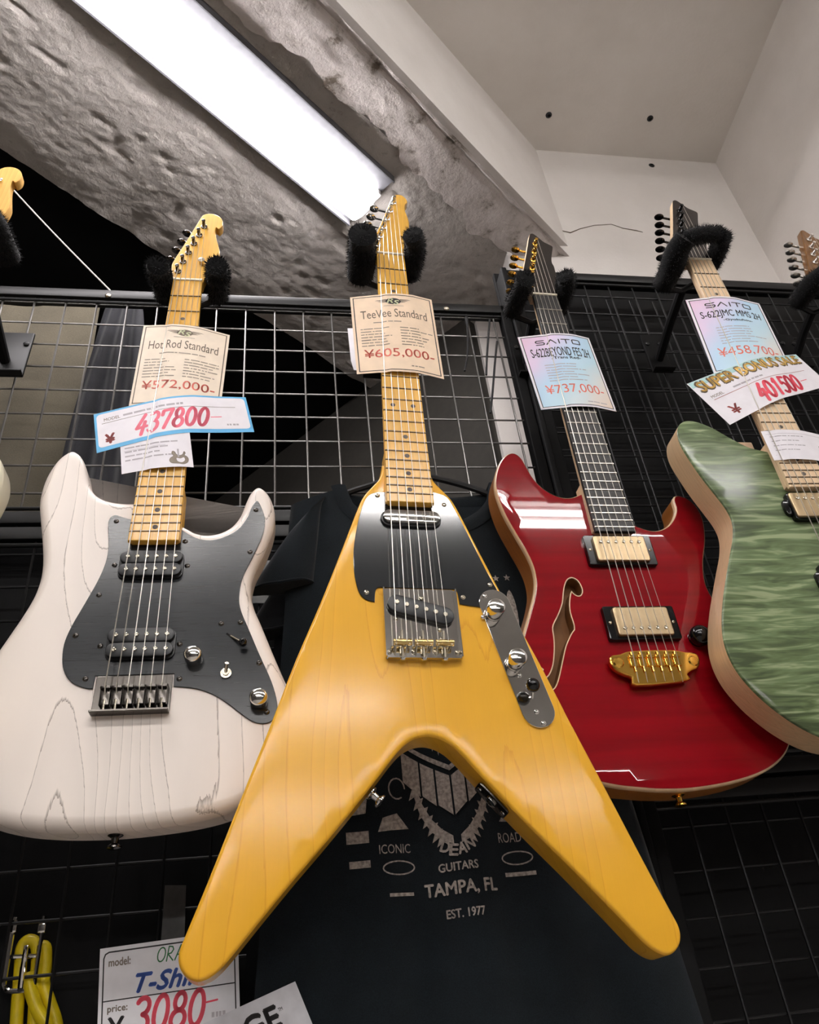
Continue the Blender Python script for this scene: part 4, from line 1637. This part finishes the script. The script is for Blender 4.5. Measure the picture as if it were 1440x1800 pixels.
class Tag:
    """sheet of paper given by four corners (x, d) in a guitar's frame: top-left, top-right, bottom-right, bottom-left"""
    def __init__(self, key, name, corners, size, mat, lift=0.0, flat=1.0, label='', cat='price tag', group=None, nx=64, ny=10):
        self.c = corners
        self.W, self.H = size
        self.lift = lift
        self.flat = flat
        self.root = pose_empty(name, key)
        m = MB()
        vs = [self.pt(self.W * i / nx, self.H * (1 - j / ny), 0) for j in range(ny + 1) for i in range(nx + 1)]
        w = nx + 1
        fs = [(j * w + i, (j + 1) * w + i, (j + 1) * w + i + 1, j * w + i + 1) for j in range(ny) for i in range(nx)]
        n = len(vs)
        vs += [(x, y, z - 0.3) for x, y, z in vs]
        fs += [tuple(n + k for k in reversed(q)) for q in fs]
        rim = [i for i in range(w)] + [j * w + nx for j in range(1, ny + 1)] + [ny * w + i for i in range(nx - 1, -1, -1)] + [j * w for j in range(ny - 1, 0, -1)]
        fs += [(rim[i], rim[(i + 1) % len(rim)], n + rim[(i + 1) % len(rim)], n + rim[i]) for i in range(len(rim))]
        m.add(vs, fs)
        m.build('sheet', mat, self.root, smooth=50)
        tag(self.root, label, cat, group)
        self.d = Decal(self.pt, 3.5)

    def pt(self, a, b, lift):
        """a from the left, b up from the bottom edge, mm on the paper"""
        u, v = a / self.W, 1 - b / self.H
        (x0, d0), (x1, d1), (x2, d2), (x3, d3) = self.c
        x = (x0 * (1 - u) + x1 * u) * (1 - v) + (x3 * (1 - u) + x2 * u) * v
        d = (d0 * (1 - u) + d1 * u) * (1 - v) + (d3 * (1 - u) + d2 * u) * v
        return (x, -d, tag_z(x) * self.flat + self.lift + lift)

    def done(self, name='lettering'):
        self.d.build(self.root, name)


def emblem(d, cx, cy, s, ink, pale):
    ov = [(cx + 9 * s * math.cos(t * math.pi / 12), cy + 5.5 * s * math.sin(t * math.pi / 12)) for t in range(24)]
    d.put(ink, (ov, [tuple(range(24))]))
    for k in range(3):
        for sg in (-1, 1):
            L = (13 - 3 * k) * s
            y = cy + (2.2 - 2.0 * k) * s
            x0 = cx + sg * 8 * s
            q = [(x0, y), (x0 + sg * L, y + 0.6 * s), (x0 + sg * (L - 3 * s), y + 1.3 * s), (x0, y + 1.4 * s)]
            d.put(ink, (q if sg > 0 else q[::-1], [(0, 1, 2, 3)]))
    d.put(pale, text2d('R', (cx - 7.5 * s, cy - 3.2 * s, 7.2 * s, 8 * s), 0.02, 0.3), 0.3)
    d.put(pale, text2d('S', (cx + 0.2 * s, cy - 6 * s, 6.5 * s, 7.6 * s), 0.02, 0.2), 0.3)


def shop_tag_cream(key, corners, title, price, mat, ink, label, seed):
    W_, H_ = 116, 157
    t = Tag(key, 'price_tag', corners, (W_, H_), mat, label=label, group='printed price tags')
    d = t.d
    rng = random.Random(seed)
    d.put(ink, frame2d(3.2, 3.2, W_ - 6.4, H_ - 6.4, 1.3))
    emblem(d, W_ / 2, H_ - 17, 1.2, ink, 'emblem_pale')
    d.put('ink_grey', rect2d(W_ / 2 - 14, H_ - 27, 28, 0.8))
    d.put('ink_brown', text2d(title, (12, H_ - 50, W_ - 24, 17), -0.004))
    d.put('ink_grey', lines2d(28, H_ - 60, 62, 1, 4, 1.6, rng))
    d.put('ink_grey', lines2d(10, H_ - 72, 44, 7, 5.6, 1.5, rng))
    d.put('ink_grey', lines2d(63, H_ - 72, 46, 7, 5.6, 1.5, rng))
    d.put('ink_price', text2d(price, (12, 26, W_ - 22, 18.5), 0.004))
    d.put('ink_grey', lines2d(72, 11, 32, 1, 4, 1.8, rng))
    t.done()
    return t


shop_tag_cream('V', [(-63, 103), (56, 94), (60, 256), (-57, 259)], 'TeeVee Standard', '¥605,000-', 'paper_cream', 'ink_black', 'cream price tag reading 605,000 on the yellow guitar neck', 1)
shop_tag_cream('S', [(-52, 100), (66, 112), (61, 262), (-53, 256)], 'Hot Rod Standard', '¥572,000-', 'paper_cream_light', 'ink_brown', 'cream price tag reading 572,000 on the white guitar neck', 2)


def saito(d, x, y, w, h, ink, lw):
    u = w / 5.6
    st = [[(x + u, y + h), (x + .15 * u, y + h), (x, y + h * .85), (x, y + h * .6), (x + .15 * u, y + h * .5), (x + .9 * u, y + h * .5), (x + u, y + h * .4), (x + u, y + .12 * h), (x + .9 * u, y), (x, y)],
          [(x + 1.3 * u, y), (x + 1.85 * u, y + h), (x + 2.4 * u, y)],
          [(x + 2.85 * u, y), (x + 2.85 * u, y + h)],
          [(x + 3.2 * u, y + h), (x + 4.3 * u, y + h)], [(x + 3.75 * u, y + h), (x + 3.75 * u, y)],
          [(x + 4.6 * u, y + .1 * h), (x + 4.6 * u, y + .9 * h), (x + 4.7 * u, y + h), (x + 5.5 * u, y + h), (x + 5.6 * u, y + .9 * h), (x + 5.6 * u, y + .1 * h), (x + 5.5 * u, y), (x + 4.7 * u, y), (x + 4.6 * u, y + .1 * h)]]
    for s in st:
        d.put(ink, stroke2d(s, lw))


def shop_tag_holo(key, corners, model, finish, price, label, seed):
    W_, H_ = 117, 157
    t = Tag(key, 'price_tag', corners, (W_, H_), 'paper_holo', label=label, group='printed price tags')
    d = t.d
    rng = random.Random(seed)
    d.put('paper_white', frame2d(0.3, 0.3, W_ - 0.6, H_ - 0.6, 3.0))
    d.put('ink_black', frame2d(3.2, 3.2, W_ - 6.4, H_ - 6.4, 1.3))
    saito(d, 24, H_ - 23, 70, 9, 'ink_black', 1.9)
    d.put('ink_black', text2d(model, (12, H_ - 50, W_ - 24, 19), 0.004))
    d.put('ink_black', text2d(finish, (40, H_ - 57, 46, 5.5), 0.02))
    d.put('ink_pale', lines2d(26, H_ - 69, 74, 7, 5.6, 1.5, rng))
    d.put('ink_price', text2d(price, (16, 26, W_ - 27, 21), 0.0))
    d.put('ink_pale', lines2d(72, 10, 34, 1, 4, 1.6, rng))
    t.done()


shop_tag_holo('R', [(-64, 101), (54, 97), (60, 255), (-57, 257)], 'S-622BEYOND FES 2H', '-Trans Red-', '¥737,000-', 'pastel price tag reading 737,000 on the red guitar neck', 3)
shop_tag_holo('G', [(-54, 99), (72, 98), (67, 252), (-60, 261)], 'S-622JMC MMS 2H', '-Gyokuhou-', '¥458,700-', 'pastel price tag reading 458,700 on the green guitar neck', 4)


def guitar_doodle(d, x, y, s):
    body = [(0, 0), (6, -1), (11, 2), (13, 8), (11, 13), (8, 15), (9.5, 19), (8, 22), (6, 17), (3, 15), (0, 15), (-3, 17), (-5, 22), (-8, 23), (-9, 19), (-7, 14), (-11, 11), (-13, 6), (-10, 1)]
    b = smooth_closed(body, 3)
    d.put('ink_grey', ([(x + p[0] * s, y + p[1] * s) for p in b], [tuple(range(len(b)))]))
    pl = smooth_closed([(-2, 4), (4, 2), (8, 6), (7, 11), (2, 9), (-3, 10)], 3)
    d.put('paper_white', ([(x + p[0] * s, y + p[1] * s) for p in pl], [tuple(range(len(pl)))]))
    d.put('ink_brown', stroke2d([(x + p[0] * s, y + p[1] * s) for p in b + b[:1]], 0.7 * s))
    d.put('ink_pale', rect2d(x - 1.4 * s, y + 12 * s, 2.4 * s, 15 * s))


# handwritten sale card with blue edge on the white guitar
t = Tag('S', 'sale_card', [(-96, 265), (92, 230), (105, 290), (-82, 332)], (192, 64), 'paper_blue', lift=0.55, flat=1.0, label='white sale card with blue edge and red handwritten 437800', cat='sale card')
d = t.d
inner = round_poly([(3, 6), (189, 6), (189, 61), (3, 61)], 6, 4)
d.put('paper_white', (inner, [tuple(range(len(inner)))]))
d.put('ink_grey', text2d('MODEL', (12, 47.5, 20, 5), 0.01))
d.put('ink_brown', rect2d(9, 44, 166, 0.7))
rng = random.Random(5)
d.put('ink_pale', lines2d(36, 49, 90, 1, 4, 3.2, rng, 6))
d.put('ink_darkred', text2d('¥', (12, 10, 11, 15), 0.04))
d.put('ink_pink', hand2d('437800', 46, 12, 14.5, 30, 4.6, 0.28, 1.04))
d.put('ink_pink', hand2d('-', 141, 16, 14, 20, 1.4, 0.1))
d.put('ink_pale', lines2d(160, 12, 18, 1, 4, 3, rng, 5))
t.done()
# small white note card under it
t = Tag('S', 'note_card', [(-56, 316), (27, 306), (36, 362), (-47, 370)], (84, 56), 'paper_white', lift=0.15, label='small white note card with a grey guitar drawing on the white guitar neck', cat='card')
d = t.d
d.put('ink_pale', lines2d(5, 40, 70, 4, 7, 2.2, random.Random(6), 5))
d.put('ink_pale', rect2d(4, 36, 50, 0.5))
guitar_doodle(d, 68, 5, 0.85)
t.done()

# bonus sale card and note card on the green guitar
t = Tag('G', 'sale_card', [(-103, 275), (91, 211), (127, 268), (-69, 359)], (210, 90), 'paper_white', lift=0.6, label='white bonus sale card with gold letters and red handwritten 401500', cat='sale card')
d = t.d
d.put('paper_teal', rect2d(1, 78, 208, 11.5))
d.put('ink_brown', text2d('SUPER BONUS SALE', (8, 64.5, 194, 22), 0.045))
d.put('ink_gold', text2d('SUPER BONUS SALE', (9.5, 66, 191, 19), 0.02), 0.4)
d.put('ink_grey', text2d('MODEL', (12, 50, 20, 5), 0.01))
d.put('ink_darkred', rect2d(12, 46, 178, 0.8))
d.put('ink_pale', lines2d(50, 52, 80, 1, 4, 3, random.Random(8), 6))
d.put('ink_darkred', text2d('¥', (18, 10, 14, 17), 0.02))
d.put('ink_marker', hand2d('401500', 66, 8, 14.5, 33, 5.6, 0.2, 1.02))
d.put('ink_marker', hand2d('-', 160, 14, 16, 20, 1.4, 0.1))
t.done()
t = Tag('G', 'note_card', [(-33, 376), (70, 379), (60, 432), (-33, 427)], (100, 52), 'paper_white', lift=0.15, label='small white note card with a grey guitar drawing on the green guitar neck', cat='card')
d = t.d
d.put('ink_pale', lines2d(8, 40, 60, 4, 8, 1.4, random.Random(9), 6))
d.put('ink_pale', rect2d(4, 45, 92, 0.5))
guitar_doodle(d, 84, 5, 1.0)
t.done()

# ================================================================== T-shirts on the wall
SX, SZ = 192.0, 640.0             # collar centre


def shirt_half(z):
    return float(np.interp(SZ - z, [0, 20, 60, 150, 350, 700, 900], [95, 178, 182, 186, 200, 228, 235]))


def shirt_y(x, z, y0=886.0):
    hw = shirt_half(z)
    u = max(-1.0, min(1.0, (x - SX) / hw))
    v = (SZ - z) / 700.0
    bulge = 18 * (1 - u * u) ** 0.6
    fold = 7 * math.sin(u * 7.0 + 0.8) * min(1, v * 2.2) + 5 * math.sin(u * 15 + 2 * v) * min(1, max(0, v * 2 - .3)) + 4 * math.sin(u * 3 + 6 * v)
    return y0 - bulge - fold * (1 - u * u)


def make_shirt(dy, mat, label, printed, dz=0.0, grow=1.0):
    root = empty('t_shirt', (SX / 1000, (872 + dy) / 1000, (SZ + CZ - 750) / 1000))
    inv = Matrix.Translation(-Vector(root.location))

    def put(m, name, mt):
        o = m.build(name, mt, root, smooth=60)
        o.matrix_parent_inverse = inv
        return o
    nx, nz = 64, 60
    m = WB()
    vs = []
    for j in range(nz + 1):
        v = j / nz
        for i in range(nx + 1):
            u = -1 + 2 * i / nx
            # top edge: neck scoop in the middle, sloping shoulders outside
            au = abs(u)
            top = SZ + dz - (0 if au > 0.58 else 78 * math.sqrt(max(0, 1 - (au / 0.58) ** 2))) - max(0, au - 0.58) / 0.42 * 24
            z = top + (SZ - 760 - top) * v
            x = SX + u * shirt_half(min(z, SZ - 22)) * grow
            vs.append((x, shirt_y(SX + u * shirt_half(z), z) + dy, z))
    w = nx + 1
    fs = [(j * w + i, (j + 1) * w + i, (j + 1) * w + i + 1, j * w + i + 1) for j in range(nz) for i in range(nx)]
    # back panel
    n = len(vs)
    bk = []
    for j in range(nz + 1):
        v = j / nz
        for i in range(nx + 1):
            u = -1 + 2 * i / nx
            au = abs(u)
            top = SZ + dz + (-16 if au < 0.58 else -max(0, au - 0.58) / 0.42 * 24) * (1 if au >= .58 else math.cos(au / .58 * math.pi / 2))
            z = top + (SZ - 760 - top) * v
            x = SX + u * shirt_half(min(z, SZ - 22)) * grow
            bk.append((x, 888 + dy + 5 * (1 - u * u), z))
    vs += bk
    fs += [tuple(n + k for k in q[::-1]) for q in list(fs)]
    for j in range(nz):
        fs.append((j * w, n + j * w, n + (j + 1) * w, (j + 1) * w))
        fs.append((j * w + nx, (j + 1) * w + nx, n + (j + 1) * w + nx, n + j * w + nx))
    m.add(vs, fs)
    body = put(m, 'shirt_body', mat)
    # ribbed collar following the scoop
    pts = []
    for i in range(25):
        u = -0.58 + 1.16 * i / 24
        z = SZ + dz - 78 * math.sqrt(max(0, 1 - (abs(u) / 0.58) ** 2)) + 3
        x = SX + u * shirt_half(SZ - 22) * grow
        pts.append((x, shirt_y(SX + u * shirt_half(z), z) + dy - 1, z))
    back = [(SX + 0.58 * shirt_half(SZ - 22) * grow * math.cos(a), 887 + dy + 6 * math.sin(a), SZ + dz - 8 * math.sin(a)) for a in [math.pi * k / 14 for k in range(1, 14)]]
    loop = pts + back
    cm_ = WB()
    n = len(loop)
    rings = []
    for off, ou in ((0, 0), (-9, -2), (-20, 1)):
        rg = []
        for k, p in enumerate(loop):
            if k < 25:
                cx, cz = SX, SZ + dz + 10
                dx, dzz = p[0] - cx, p[2] - cz
                L = math.hypot(dx, dzz)
                rg.append((p[0] - dx / L * off * -1, p[1] + ou, p[2] - dzz / L * off * -1) if False else (p[0] + dx / L * (-off), p[1] + ou, p[2] + dzz / L * (-off)))
            else:
                rg.append((p[0], p[1] + ou, p[2] + off * 0.9))
        rings.append(rg)
    cv = [p for r_ in rings for p in r_]
    cf = [(a * n + i, a * n + (i + 1) % n, (a + 1) * n + (i + 1) % n, (a + 1) * n + i) for a in range(2) for i in range(n)]
    cm_.add(cv, cf)
    col = put(cm_, 'collar', mat)
    # sleeves: flattened tapering tubes hanging down
    for s in (-1, 1):
        sm = WB()
        k = 20
        secs = []
        for j in range(13):
            t_ = j / 12
            cx = SX + s * grow * (150 + 42 * t_ ** 0.7)
            cz = SZ + dz - 40 - 118 * t_
            wv = 30 + 12 * t_
            dp = 10 + 6 * t_
            ang_ = s * (0.9 - 0.75 * t_)
            sec = []
            for q in range(k):
                a = 2 * math.pi * q / k
                rx = wv * math.cos(a) * (1 + .05 * math.sin(3 * a + 4 * t_))
                ry = dp * math.sin(a) * (1 + .12 * math.sin(5 * a + 3 * t_))
                sec.append((cx + rx * math.cos(ang_), 877 + dy - ry, cz + rx * math.sin(ang_) * -1 * s * s))
            secs.append(sec)
        sv = [p for r_ in secs for p in r_]
        sf = [(a * k + i, a * k + (i + 1) % k, (a + 1) * k + (i + 1) % k, (a + 1) * k + i) for a in range(12) for i in range(k)]
        sf.append(tuple(range(k)))
        sf.append(tuple(reversed(range(12 * k, 13 * k))))
        sm.add(sv, sf)
        sl = put(sm, 'sleeve', mat)
        hm = WB()
        last = secs[-1] + secs[-1][:2]
        hm.tube([(p[0], p[1], p[2] + 2) for p in last], 1.6, 6)
        hm.build('hem', mat, sl, smooth=60)
    tag(root, label, 't-shirt', 'dark T-shirts on the wall')
    return root, body, inv


shirt, sbody, sinv = make_shirt(0, 'shirt_navy', 'dark navy printed T-shirt on a hanger behind the yellow guitar', True)
make_shirt(38, 'shirt_black', 'plain black T-shirt hanging right behind the printed T-shirt', False, -46, 1.06)

# print on the shirt front, laid out in shirt millimetres (x to the right of the print axis, y up)
PX0, PZ0 = 184.0, 120.0           # "TAMPA, FL" line


def print_pt(x, y, lift):
    X, Z = PX0 + x, PZ0 + y
    return (X, shirt_y(X, Z) - 0.8 - lift, Z + CZ)


pd = Decal(print_pt, 9.0)
INK = 'print_ink'
pd.put(INK, text2d('TAMPA, FL', (-38, -8, 74, 14), 0.02))
pd.put(INK, text2d('EST. 1977', (-19, -28, 38, 8), 0.02))
pd.put(INK, text2d('GUITARS', (-22, 16, 40, 8), 0.02))
pd.put(INK, rect2d(-76, -3, 26, 3.2))
pd.put(INK, rect2d(48, 6, 34, 4))
# curved shop name between the wings
for ch, (x, y, r_) in zip('DEAN', ((-19, 37, -24), (-10, 31.5, -10), (0, 31, 6), (10, 34, 22))):
    pd.put(INK, text2d(ch, (x, y, 8.5, 11), 0.03, 0, r_))
# wings
for s in (-1, 1):
    wing = [(4, 42), (14, 46), (26, 58), (36, 76), (41, 96), (37, 106), (33, 88), (24, 70), (14, 58), (4, 50)]
    for k in range(7):
        a = k / 6
        x0, y0 = 12 + 26 * a, 46 + 50 * a ** 1.3
        pd.put(INK, ([(s * x0, y0), (s * (x0 + 9), y0 - 5), (s * (x0 + 5), y0 + 6), (s * (x0 - 3), y0 + 8)][::s], [(0, 1, 2, 3)]))
    pd.put(INK, ([(s * x, y) for x, y in wing][::s], [tuple(range(len(wing)))]))
# armour-like plates forming a V below the teeth
for x0, x1 in ((-52, -33), (-31, -17), (-15, -1), (1, 15), (17, 31), (33, 42)):
    f = lambda x: 66 + abs(x) * 0.75
    g_ = lambda x: 112 + abs(x) * 0.62
    if x0 < 0:
        q = [(x0, f(x0) + 6), (x1, f(x1) + 4), (x1, g_(x1)), (x0, g_(x0))]
    else:
        q = [(x0, f(x0) + 4), (x1, f(x1) + 6), (x1, g_(x1)), (x0, g_(x0))]
    pd.put(INK, (q, [(0, 1, 2, 3)]))
for s in (-1, 1):
    pd.put(INK, ([(0, 118), (s * 50, 150), (s * 50, 155), (0, 124)][::s], [(0, 1, 2, 3)]))
# teeth and brow of the grinning head
for k in range(7):
    x = -18 + k * 6
    L = 16 if k in (1, 5) else 10
    pd.put(INK, ([(x, 152), (x + 2.5, 152 - L), (x + 5, 152)], [(0, 1, 2)]))
brow = smooth_closed([(-40, 164), (-34, 178), (-20, 184), (-2, 182), (14, 172), (24, 158), (20, 155), (6, 160), (-6, 160), (-12, 168), (-24, 170), (-32, 162)], 3)
pd.put(INK, (brow, [tuple(range(len(brow)))]))
# side ornaments: bands, rings, partly hidden words
for s in (-1, 1):
    pd.put(INK, ([(s * 50, 62), (s * 84, 60), (s * 78, 74), (s * 62, 78)][::s], [(0, 1, 2, 3)]))
    pd.put(INK, stroke2d(arc(s * 64, 24, 17, 6.5, 0, 360, 20), 1.4))
    pd.put(INK, stroke2d(arc(s * 60, 104, 9, 11, 0, 300, 14), 1.6))
pd.put(INK, text2d('ROAD TEST', (46, 40, 50, 10), 0.0))
pd.put(INK, text2d('ICONIC', (-84, 38, 34, 9), 0.0))
pd.put(INK, rect2d(-118, 50, 24, 12))
pd.put(INK, rect2d(-116, 26, 22, 7))
pd.put(INK, ([(-118, 78), (-96, 80), (-86, 150), (-98, 156), (-112, 120)], [(0, 1, 2, 3, 4)]))
# stars and winged crest high on the chest
for x, y in ((96, 366), (112, 368)):
    star = [(x + (5.2 if k % 2 == 0 else 2.2) * math.cos(math.pi / 2 + k * math.pi / 5), y + (5.2 if k % 2 == 0 else 2.2) * math.sin(math.pi / 2 + k * math.pi / 5)) for k in range(10)]
    pd.put(INK, (star, [tuple(range(10))]))
for x in (96, 112):
    lf = smooth_closed([(x - 5, 300), (x - 7, 330), (x, 350), (x + 6, 330), (x + 5, 296)], 3)
    pd.put(INK, (lf, [tuple(range(len(lf)))]))
for ink, (v, f) in pd.ink.items():
    m = MB()
    m.add(v, f)
    o = m.build('print', ink, sbody, smooth=0)
    o['kind'] = 'stuff'

# clothes hanger inside the collar
hg = empty('clothes_hanger', (SX / 1000, 0.872, (SZ + CZ + 30) / 1000))
hinv = Matrix.Translation(-Vector(hg.location))
m = WB()
a0 = np.array([168, 884, 676])
for s in (-1, 1):
    pts = smooth_open([tuple(a0), (SX + s * 50, 884, 656), (SX + s * 100, 884, 636), (SX + s * 150, 884, 610)], 4)
    o = WB().tube(pts, [4.6] * len(pts), 8).build('hanger_arm', 'black_plastic', hg)
    o.matrix_parent_inverse = hinv
o = WB().tube([tuple(a0), (168, 884, 700)] + [(168 + 16 - 16 * math.cos(t), 884 + 20 * t, 700 + 24 * math.sin(t)) for t in np.linspace(0.3, 2.6, 8)], 1.8, 8).build('hanger_hook', 'chrome', hg)
o.matrix_parent_inverse = hinv
tag(hg, 'black plastic clothes hanger inside the printed T-shirt collar', 'hanger')

# ================================================================== cards, hook and cable at the lower left
def card(name, corners_px, Y, size, mat, label, thick=0.8):
    P = [Vector(at(px, py, y)) for (px, py), y in zip(corners_px, Y)]
    root = empty(name, tuple((P[3] + Vector((0, 0, CZ))) / 1000))
    inv = Matrix.Translation(-Vector(root.location))

    def fn(x, y, lift):
        u, v = x / size[0], 1 - y / size[1]
        q = (P[0] * (1 - u) + P[1] * u) * (1 - v) + (P[3] * (1 - u) + P[2] * u) * v
        return (q.x, q.y - lift, q.z + CZ)
    m = MB()
    c = [fn(0, 0, 0), fn(size[0], 0, 0), fn(size[0], size[1], 0), fn(0, size[1], 0)]
    m.add(c + [(x, y + thick, z) for x, y, z in c], [(0, 1, 2, 3), (7, 6, 5, 4), (0, 4, 5, 1), (1, 5, 6, 2), (2, 6, 7, 3), (3, 7, 4, 0)])
    o = m.build('sheet', mat, root, smooth=0)
    o.matrix_parent_inverse = inv
    dec = Decal(fn, 40)

    def done():
        for ink, (v, f) in dec.ink.items():
            mm = MB()
            mm.add(v, f)
            oo = mm.build('lettering', ink, root, smooth=0)
            oo['kind'] = 'stuff'
            oo.matrix_parent_inverse = inv
    tag(root, label, 'price card')
    return dec, done


W_, H_ = 138, 100
d, done = card('price_card', [(176, 1668), (418, 1634), (424, 1856), (168, 1896)], (900, 900, 896, 896), (W_, H_), 'card_white', 'white T-shirt price card reading 3080 below the yellow guitar wing')
bo = round_poly([(4, -20), (W_ - 4, -20), (W_ - 4, H_ - 4), (4, H_ - 4)], 5, 4)
d.put('ink_black', stroke2d([(4, 0.5), (4, H_ - 9), (5.5, H_ - 5.5), (9, H_ - 4), (W_ - 9, H_ - 4), (W_ - 5.5, H_ - 5.5), (W_ - 4, H_ - 9), (W_ - 4, 0.5)], 1.3))
d.put('ink_grey', text2d('model:', (9, H_ - 16, 21, 6.5), 0.02))
d.put('ink_green', hand2d('ORANGE', 55, H_ - 18, 9, 12, 1.2, 0.2, 1.02))
d.put('ink_blue', text2d('T-Shirt', (36, H_ - 40, 72, 15), 0.03, 0.35))
d.put('ink_black', rect2d(4, H_ - 44, W_ - 8, 1.0))
d.put('ink_grey', text2d('price:', (9, H_ - 54, 19, 6.5), 0.02))
d.put('ink_black', text2d('¥', (10, H_ - 72, 15, 15), 0.03))
d.put('ink_marker', hand2d('3080', 31, H_ - 72, 18, 27, 4.2, 0.2, 0.98))
d.put('ink_marker', hand2d('-', 104, H_ - 66, 12, 20, 1.5, 0.1))
d.put('ink_pale', lines2d(110, H_ - 68, 18, 1, 4, 4, random.Random(12), 6))
done()
d, done = card('brand_card', [(330, 1812), (519, 1725), (590, 1900), (400, 2000)], (846, 846, 843, 843), (130, 90), 'paper_silver', 'silver card with black capital letters in front of the price card')
d.put('ink_black', text2d('EDGE', (14, 60, 84, 19), 0.035))
d.put('ink_black', text2d('TM', (100, 72, 5, 3), 0.01))
done()

# chrome display hook with a looped yellow cable behind the wires
hk = empty('display_hook', (-0.265, 0.955, (60 + CZ) / 1000))
kinv = Matrix.Translation(-Vector(hk.location))


def pw(px, py, Y):
    return tuple(at(px, py, Y))


for nm, pts, r_ in (('hook_frame', [pw(28, 1612, 958), pw(20, 1650, 960), pw(8, 1725, 962), pw(7, 1733, 962), pw(12, 1741, 962), pw(30, 1742, 962), pw(52, 1738, 962), pw(60, 1730, 962), pw(62, 1716, 962), pw(72, 1650, 960), pw(78, 1610, 958)], 2.4),
                    ('cross_bar', [pw(20, 1682, 962), pw(66, 1680, 962)], 2.4),
                    ('hook_prong', [pw(46, 1664, 962), pw(40, 1700, 950), pw(35, 1740, 935)], 2.6)):
    o = WB().tube(smooth_open(pts, 3), r_, 8).build(nm, 'chrome', hk)
    o.matrix_parent_inverse = kinv
for px in (24, 75):
    o = WB().box((at(px, 1630, 958)[0] - 4, 954, at(px, 1640, 958)[2]), (at(px, 1630, 958)[0] + 4, 960, at(px, 1618, 958)[2]), 1).build('hook_clip', 'chrome', hk)
    o.matrix_parent_inverse = kinv
tag(hk, 'chrome wire display hook clipped to the lower wire panel', 'hook')
cb = empty('cable', (-0.255, 0.965, (-60 + CZ) / 1000))
cinv = Matrix.Translation(-Vector(cb.location))
for pts in ([pw(26, 1860, 968), pw(30, 1780, 968), pw(36, 1700, 968), pw(38, 1668, 968), pw(48, 1654, 968), pw(60, 1656, 968), pw(66, 1672, 968), pw(64, 1720, 969), pw(60, 1790, 970), pw(56, 1860, 970)],
            [pw(74, 1664, 972), pw(80, 1668, 972), pw(80, 1700, 972), pw(77, 1730, 972), pw(88, 1765, 971), pw(99, 1800, 970), pw(104, 1860, 970)],
            [pw(48, 1712, 964), pw(54, 1740, 963), pw(66, 1775, 962), pw(82, 1800, 962), pw(92, 1840, 962)]):
    o = WB().tube(smooth_open(pts, 5), 6.3, 12).build('cable_loop', 'yellow_rubber', cb)
    o.matrix_parent_inverse = cinv
tag(cb, 'thick yellow cable looped over the chrome display hook', 'cable')

# strip of grey tape, loose papers on the panels
def slip(name, px, Y, mat, label, cat, thick=0.6):
    P = [Vector(at(x, y, Y)) for x, y in px]
    m = WB()
    n = len(P)
    m.add([tuple(p) for p in P] + [tuple(p + Vector((0, thick, 0))) for p in P], [tuple(reversed(range(n))), tuple(range(n, 2 * n))] + [(i, (i + 1) % n, n + (i + 1) % n, n + i) for i in range(n)])
    tag(m.build(name, mat, smooth=0), label, cat)


slip('tape_strip', [(290, 1556), (327, 1556), (324, 1655), (283, 1655)], GY - 6, 'tape_grey', 'strip of dull grey tape above the T-shirt price card', 'tape')
slip('paper_slip', [(611, 577), (630, 577), (634, 652), (622, 650), (617, 634)], GY - 8, 'paper_white', 'white paper slip showing beside the cream tag of the yellow guitar', 'paper')
slip('paper_slip', [(425, 985), (482, 985), (470, 1060), (428, 1060)], GY - 6, 'tape_grey', 'grey paper slip between the white guitar and the T-shirt sleeve', 'paper')
q = at(1318, 790, 944)
m = WB().box((q[0] - 30, 941, q[2] - 30), (q[0] + 8, 948.5, q[2] + 14), 2)
tag(m.build('wooden_tag', 'pale_wood'), 'small pale wooden tag peeking out behind the green guitar horn', 'tag')
